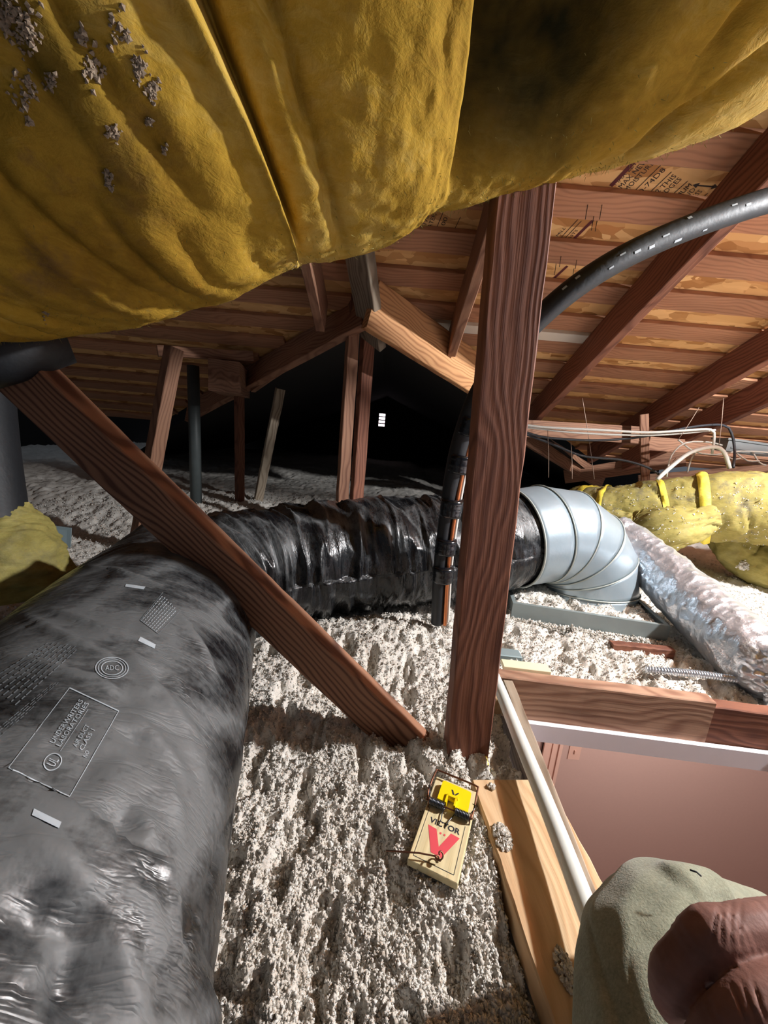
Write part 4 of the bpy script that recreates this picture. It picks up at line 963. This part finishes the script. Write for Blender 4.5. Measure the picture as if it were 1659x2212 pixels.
# ------------------------------------------------------------------ cables, wires and fixture in the right background
def cab(name, pts, r, mat, label, cat='cable', group=None):
    o = tube(name, [D(*p) for p in pts], r, MT[mat], n=8, step=.03); return tag(o, label, cat, group)
cab('white_cable', [(1120, 916, 1.9), (1180, 923, 1.9), (1300, 929, 1.9), (1400, 934, 1.9), (1480, 930, 1.9), (1535, 928, 1.9), (1543, 945, 1.9), (1538, 980, 1.9)], .006, 'cable_w', 'upper white cable strung from the tall post to the light fixture')
cab('white_cable', [(1120, 921, 1.92), (1250, 935, 1.92), (1380, 940, 1.92), (1460, 937, 1.92), (1545, 929, 1.92)], .005, 'cable_w', 'lower white cable sagging under the first one')
cab('black_cable', [(1125, 930, 1.95), (1180, 945, 1.95), (1290, 951, 1.95), (1390, 943, 1.95), (1490, 923, 1.95), (1560, 918, 1.95), (1580, 935, 1.95), (1587, 975, 1.95), (1584, 1010, 1.9)], .006, 'cable_b', 'black cable looping over behind the light fixture')
cab('black_cable', [(1125, 934, 2.0), (1190, 958, 2.0), (1260, 985, 2.0), (1340, 993, 2.0), (1400, 1010, 2.0), (1430, 1030, 2.0)], .006, 'cable_b', 'black cable sagging down to the yellow wrapped duct')
cab('white_conduit', [(1420, 1035, 1.86), (1450, 1008, 1.86), (1490, 978, 1.86), (1530, 966, 1.86), (1555, 968, 1.86), (1568, 985, 1.86), (1576, 1012, 1.86)], .0095, 'cable_w', 'thick white conduit arching over the yellow wrapped duct', 'conduit')
cab('white_cable', [(1440, 1030, 1.95), (1450, 985, 1.95), (1480, 957, 1.95), (1530, 955, 1.95), (1560, 962, 1.95)], .004, 'cable_w', 'thin white cable loop rising behind the thick conduit')
cab('white_cable', [(1465, 950, 1.98), (1500, 975, 1.98), (1545, 982, 1.98), (1600, 975, 1.98), (1670, 978, 1.98)], .004, 'cable_w', 'thin white cable running under the light fixture')
cab('white_cable', [(1485, 1020, 2.0), (1492, 995, 2.0), (1505, 975, 2.0), (1530, 968, 2.0)], .004, 'cable_w', 'short white cable tail above the yellow wrap')
for (x0, y0, x1, y1, z, lab) in [(1258, 860, 1284, 1035, 2.0, 'thin wire hanging just right of the tall post'), (1183, 930, 1185, 1032, 1.9, 'thin wire hanging close beside the tall post'), (1233, 955, 1236, 1035, 1.9, 'short thin wire between two longer hanging wires'), (1510, 880, 1465, 950, 1.9, 'slanting thin wire below the dark rafter'), (1563, 860, 1552, 970, 1.9, 'thin wire hanging to the light fixture'), (1460, 990, 1425, 1025, 1.95, 'thin dark wire crossing the white conduit')]:
    cab('hanging_wire', [(x0, y0, z), ((x0+x1)/2+1, (y0+y1)/2, z), (x1, y1, z)], .0016, 'wire', lab, 'wire', 'thin hanging wires')
c0 = D(1555, 958, 2.05); c1 = D(1652, 972, 2.05); fx_ = nrm(c1-c0); t_ = thing('light_fixture', 'grey metal strip light fixture lying among cables at the right', 'light fixture', c0)
FM = axes(fx_, (0, 1, 0), c0); L = np.linalg.norm(c1-c0)
m = MB(); m.box((0, -.05, -.035), (L, .05, .02)); m.build('housing', MT['fixture'], t_, M=FM)
m = MB(); m.box((-.01, -.056, .02), (L+.01, .056, .03)); m.build('lid', MT['fixture'], t_, M=FM)
m = MB(); m.box((.02, -.054, -.02), (L-.02, -.05, -.012)); m.build('rib', MT['fixture'], t_, M=FM)
for k_, (xa, ya, xb, yb) in enumerate([(1590, 978, 1640, 995), (1625, 975, 1655, 1005), (1560, 975, 1600, 990)]):
    cab('white_cable', [(xa, ya, 2.0), ((xa+xb)/2, (ya+yb)/2+9, 1.98), (xb, yb, 1.97)], .004, 'cable_w', ['left', 'right', 'short tangled'][k_]+' white wire tail hanging under the light fixture')
# white flecks of insulation on the dusty wrap
bpy.context.view_layer.update(); dg_ = bpy.context.evaluated_depsgraph_get(); fl_ = {}
for _ in range(420):
    px, py = random.uniform(1275, 1680), random.uniform(1035, 1185)
    h = SC.ray_cast(dg_, Vector(tuple(C_)), Vector(tuple(nrm(ray(px, py)))))
    if h[0] and h[4].name.startswith('wrap') and vn(np.array([px/60.]), np.array([py/40.]), 811)[0] > .45:
        mb_ = fl_.setdefault(h[4].name, MB())
        for _k in range(3): clump(mb_, np.array(h[1])+RNG.normal(0, .003, 3), random.uniform(.0012, .0032))
for nm_, mb_ in fl_.items():
    o = mb_.build('insulation_flecks', MT['fluff'], bpy.data.objects[nm_]); tag(o, kind='stuff'); add_attr(o, 'tint', np.full(len(mb_.V), .8))

# ------------------------------------------------------------------ snap trap
tW, tL = .0725, .147
ty_ = nrm((.387, .922, 0.03)); tx_ = nrm(np.cross(ty_, (-.05, 0, 1))); tz_ = np.cross(tx_, ty_)
TM = Matrix([[tx_[0], ty_[0], tz_[0], TRP[0]], [tx_[1], ty_[1], tz_[1], TRP[1]], [tx_[2], ty_[2], tz_[2], .031], [0, 0, 0, 1]])
t_ = thing('snap_trap', 'wooden snap trap with yellow pedal lying on the loose insulation', 'mouse trap', (TRP[0], TRP[1], .019))
WM[t_.name] = Matrix.Translation(Vector((TRP[0], TRP[1], .019)))
def tp(a, b, z=0.0): return ((a-.5)*tW, (b-.5)*tL, z)
bm = bmesh.new(); bmesh.ops.create_cube(bm, size=1); bmesh.ops.scale(bm, vec=(tL, tW, .012), verts=bm.verts); bmesh.ops.bevel(bm, geom=bm.edges[:], offset=.0008, segments=1, affect='EDGES')
me = bpy.data.meshes.new('base'); bm.to_mesh(me); bm.free(); me.materials.append(MT['trap_wood']); o = bpy.data.objects.new('base', me); COL.objects.link(o)
place(o, TM @ Matrix.Translation((0, 0, -.006)) @ Matrix.Rotation(math.pi/2, 4, 'Z'), t_)
ZP = .0003
def flat(polys, name, mat):
    m = MB()
    for V2, F2 in polys: m.add([tp(a, b, ZP) for a, b in V2], F2)
    return m.build(name, MT[mat], t_, M=TM)
ar = tL/tW
flat([line_poly(.085, .60, .085, .055, .010, 1, ar), line_poly(.085, .055, .90, .055, .010, 1, ar), line_poly(.90, .055, .90, .55, .010, 1, ar), line_poly(.13, .955, .85, .955, .010, 1, ar)], 'border_print', 'trap_black')
V2, F2 = text_mesh('VICTOR', 1.0, 3, bold=.025); a_ = V2[:, :2]; a_ = (a_-a_.min(0))/(a_.max(0)-a_.min(0))
flat([([(.17+.66*p[0], .435+.062*p[1]) for p in a_], F2)], 'lettering', 'trap_black')
flat([([(.17, .405), (.36, .395), (.50, .235), (.66, .415), (.85, .405), (.60, .145), (.38, .155)], [(0, 6, 2, 1), (6, 5, 2), (5, 4, 3, 2)])], 'emblem', 'trap_red')
def disc(cx, cy, r, n=12): return ([(cx+r*math.cos(6.283*i/n), cy+r/ar*math.sin(6.283*i/n)) for i in range(n)], [tuple(range(n))])
flat([disc(.46, .372, .022), disc(.545, .372, .022)], 'emblem', 'trap_red')
# yellow pedal with notch and raised legs
out = [(.20, .68), (.40, .675), (.40, .735), (.62, .735), (.62, .655), (.90, .645), (.88, .90), (.845, .915), (.24, .93), (.20, .91)]
m = MB(); k = len(out); lo, hi = .004, .009
m.add([tp(a, b, lo) for a, b in out]+[tp(a, b, hi) for a, b in out], [tuple(range(k-1, -1, -1)), tuple(range(k, 2*k))]+[(i, (i+1) % k, k+(i+1) % k, k+i) for i in range(k)])
pd = m.build('pedal', MT['trap_yellow'], t_, M=TM)
m = MB()
for a in (.40, .60): m.box(tp(a-.02, .655, .002), tp(a+.02, .76, .0125))
m.box(tp(.38, .745, .009), tp(.64, .775, .0125)); m.build('pedal_bracket', MT['trap_yellow'], pd, M=TM)
m = MB(); m.add([tp(a, b, .0093) for a, b in [(.44, .85), (.48, .85), (.535, .80), (.60, .845), (.625, .835), (.545, .78), (.51, .78)]], [(0, 6, 2, 1), (6, 5, 2), (5, 4, 3, 2)]); m.build('pedal_mark', MT['trap_black'], pd, M=TM)
# springs
def coil(a0, a1, b, r, turns):
    n_ = turns*14; P = []
    for i in range(n_+1):
        t = i/n_; x0 = tp(a0+(a1-a0)*t, b); an = t*turns*2*math.pi; P.append((x0[0], x0[1]+r*math.cos(an), .0075+r*math.sin(an)))
    return np.array(P)
def lt(name, P, r, mat, n=6):
    V, F = tube_arrays(np.array(P, float), r, n); return mk(name, V, F, MT[mat], t_, M=TM, smooth=True)
lt('spring', coil(.06, .40, .625, .0050, 11), .00095, 'steel'); lt('spring', coil(.64, .96, .625, .0050, 10), .00095, 'steel')
lt('axle', [tp(-.03, .625, .0075), tp(.3, .625, .0075), tp(.7, .625, .0075), tp(1.03, .625, .0075)], .0012, 'bronze')
lt('spring_arm', [tp(.40, .625, .0025), tp(.38, .57, .003), tp(.40, .50, .0035), tp(.38, .445, .002)], .0008, 'steel')
lt('spring_arm', [tp(.64, .625, .0025), tp(.60, .57, .003), tp(.55, .50, .0035), tp(.53, .455, .002)], .0008, 'steel')
for a in (.05, .97): lt('staple', [tp(a, .585, -.001), tp(a, .60, .010), tp(a, .625, .0135), tp(a, .65, .010), tp(a, .665, -.001)], .001, 'bronze')
# striker bar: rectangular wire loop
lt('striker_bar', spline([tp(.0, .615, .009), tp(-.03, .72, .012), tp(-.025, .85, .014), tp(-.01, .985, .013), tp(.03, 1.01, .012), tp(.5, 1.015, .011), tp(.95, 1.005, .011), tp(.99, .98, .011), tp(1.0, .85, .011), tp(1.01, .72, .010), tp(.99, .6, .009)], .003), .00155, 'bronze', 8)
lt('spring_arm', [tp(.06, .625, .012), tp(.0, .70, .016), tp(-.04, .80, .014), tp(-.06, .81, .013)], .0008, 'steel')
lt('spring_arm', [tp(.96, .64, .012), tp(1.02, .70, .014), tp(1.03, .755, .012), tp(.96, .77, .011)], .0008, 'steel')
# trigger rod with its eyelet
th = np.linspace(0, 2*math.pi*1.6, 30)
lt('eyelet', [tp(.53+.055*math.cos(q_)+.01*q_, .10+.03*math.sin(q_), .002+.0016*q_) for q_ in th], .0012, 'bronze')
lt('trigger_rod', [tp(.62, .09, .006), tp(.50, .095, .009), tp(.20, .05, .010), tp(-.15, -.005, .008), tp(-.42, -.04, .004)], .0012, 'bronze')

# ------------------------------------------------------------------ person: bent knee and resting hand
def blob(name, chains, voxel, mat, parent, sm=6, fn=None):
    bm = bmesh.new()
    for ch in chains:
        q_ = spline(np.array([np.append(D(*e_[:3]), e_[3]) if len(e_) == 4 else np.array(e_[1:]) for e_ in ch]), .0035)
        for p in q_:
            bmesh.ops.create_icosphere(bm, subdivisions=2, radius=float(p[3]), matrix=Matrix.Translation(Vector(tuple(p[:3]))))
    me = bpy.data.meshes.new(name); bm.to_mesh(me); bm.free()
    o = bpy.data.objects.new(name, me); COL.objects.link(o)
    r = o.modifiers.new('r', 'REMESH'); r.mode = 'VOXEL'; r.voxel_size = voxel; r.use_smooth_shade = True
    s = o.modifiers.new('s', 'SMOOTH'); s.factor = .5; s.iterations = sm
    bpy.context.view_layer.update()
    me2 = bpy.data.meshes.new_from_object(o.evaluated_get(bpy.context.evaluated_depsgraph_get()))
    bpy.data.objects.remove(o); bpy.data.meshes.remove(me)
    V = np.array([v.co[:] for v in me2.vertices]); N_ = np.array([v.normal[:] for v in me2.vertices]); Fz = [tuple(p.vertices) for p in me2.polygons]; bpy.data.meshes.remove(me2)
    if fn is not None: V = V+N_*fn(V)[:, None]
    return mk(name, V, Fz, mat, parent, smooth=True)
pe = thing('person', 'person sitting at the hatch in sage green trousers, hand resting on bent knee', 'person', D(1450, 2120, .36))
blob('trouser_leg', [[(1490, 2460, .28, .078), (1425, 2210, .33, .069), (1412, 2095, .36, .064), (1465, 2012, .39, .060), (1580, 2038, .42, .057), (1720, 2105, .46, .055), ('w', .60, .20, -.02, .052), ('w', .66, .27, -.30, .05), ('w', .68, .30, -.75, .045)],
     [(1470, 1925, .388, .026), (1500, 1922, .392, .0235), (1530, 1930, .396, .024)]], .003, MT['fabric'], pe, 10,
     lambda V: (fbm(V[:, 0]*18, V[:, 2]*18+V[:, 1]*9, 501)-.45)*.004-rid(V[:, 0]*14+V[:, 2]*20, V[:, 1]*10, 503, 8)*.0025)
tube('seam', [D(1490, 1879, .36), D(1505, 1884, .357), D(1515, 1893, .355)], .0008, MT['cable_b'], pe, 6)
zc = .205
hand = [
    [(1900, 2050, .225, .022), (1760, 2012, .212, .0150), (1650, 2008, .204, .0125), (1590, 2012, .201, .0115), (1532, 2022, .199, .0122), (1490, 2062, .199, .0108), (1455, 2110, .199, .0112), (1452, 2160, .202, .0098), (1490, 2195, .208, .0085)],   # index
    [(1900, 2110, .245, .022), (1770, 2080, .236, .0150), (1660, 2072, .231, .0120), (1604, 2080, .229, .0122), (1560, 2125, .227, .0110), (1525, 2175, .227, .0110), (1525, 2225, .23, .0095), (1560, 2250, .235, .0085)],  # middle
    [(1920, 2190, .26, .022), (1790, 2160, .252, .0145), (1690, 2150, .248, .0118), (1635, 2155, .246, .0118), (1592, 2200, .245, .0105), (1565, 2245, .245, .0105), (1580, 2290, .248, .009)],   # ring
    [(1940, 2260, .27, .020), (1830, 2230, .264, .0130), (1740, 2220, .262, .0108), (1690, 2225, .26, .0105), (1650, 2265, .26, .0095), (1630, 2305, .26, .009), (1655, 2330, .26, .008)],   # little
    [(1880, 2180, .20, .024), (1770, 2150, .187, .0170), (1690, 2160, .180, .0135), (1622, 2185, .176, .0120), (1575, 2225, .176, .0118), (1535, 2270, .178, .0105), (1510, 2310, .18, .0085)],   # thumb
    [(1800, 2100, .222, .020), (1700, 2105, .222, .016), (1600, 2120, .222, .012), (1530, 2140, .218, .010)],
    [(1660, 2125, .205, .0135), (1600, 2140, .203, .0115), (1540, 2165, .205, .0115), (1500, 2205, .207, .010)],
    [(1620, 2090, .206, .0125), (1560, 2112, .205, .0125), (1525, 2140, .205, .0125), (1505, 2170, .206, .011)],
    [(1575, 2112, .198, .010), (1530, 2128, .197, .0105), (1500, 2160, .199, .010)],
    [(1850, 2090, .23, .024), (1930, 2200, .235, .032), (2030, 2310, .235, .03), (2220, 2490, .225, .034), (2500, 2700, .2, .04)]]
def crease(V):
    h = np.zeros(len(V))
    for (px, py, z, ax, w_) in [(1560, 2000, .2, (1, 0), 6), (1580, 2002, .2, (1, 0), 6), (1600, 2004, .2, (1, 0), 5), (1545, 1998, .2, (1, .2), 5), (1640, 2160, .175, (1, -.35), 6), (1620, 2168, .175, (1, -.4), 6), (1600, 2178, .175, (1, -.4), 5)]:
        rel = V-C_; zz = rel@F_; x_ = 829.5+FPX*(rel@R_)/zz; y_ = 1106-FPX*(rel@U_)/zz
        a2 = nrm(ax); u_ = (x_-px)*a2[0]+(y_-py)*a2[1]; v_ = -(x_-px)*a2[1]+(y_-py)*a2[0]
        h -= .0011*np.exp(-(u_/(w_*.55))**2-(v_/38)**2)*(np.abs(zz-z) < .03)
    return h
blob('hand', hand, .0011, MT['skin'], pe, 3, crease)
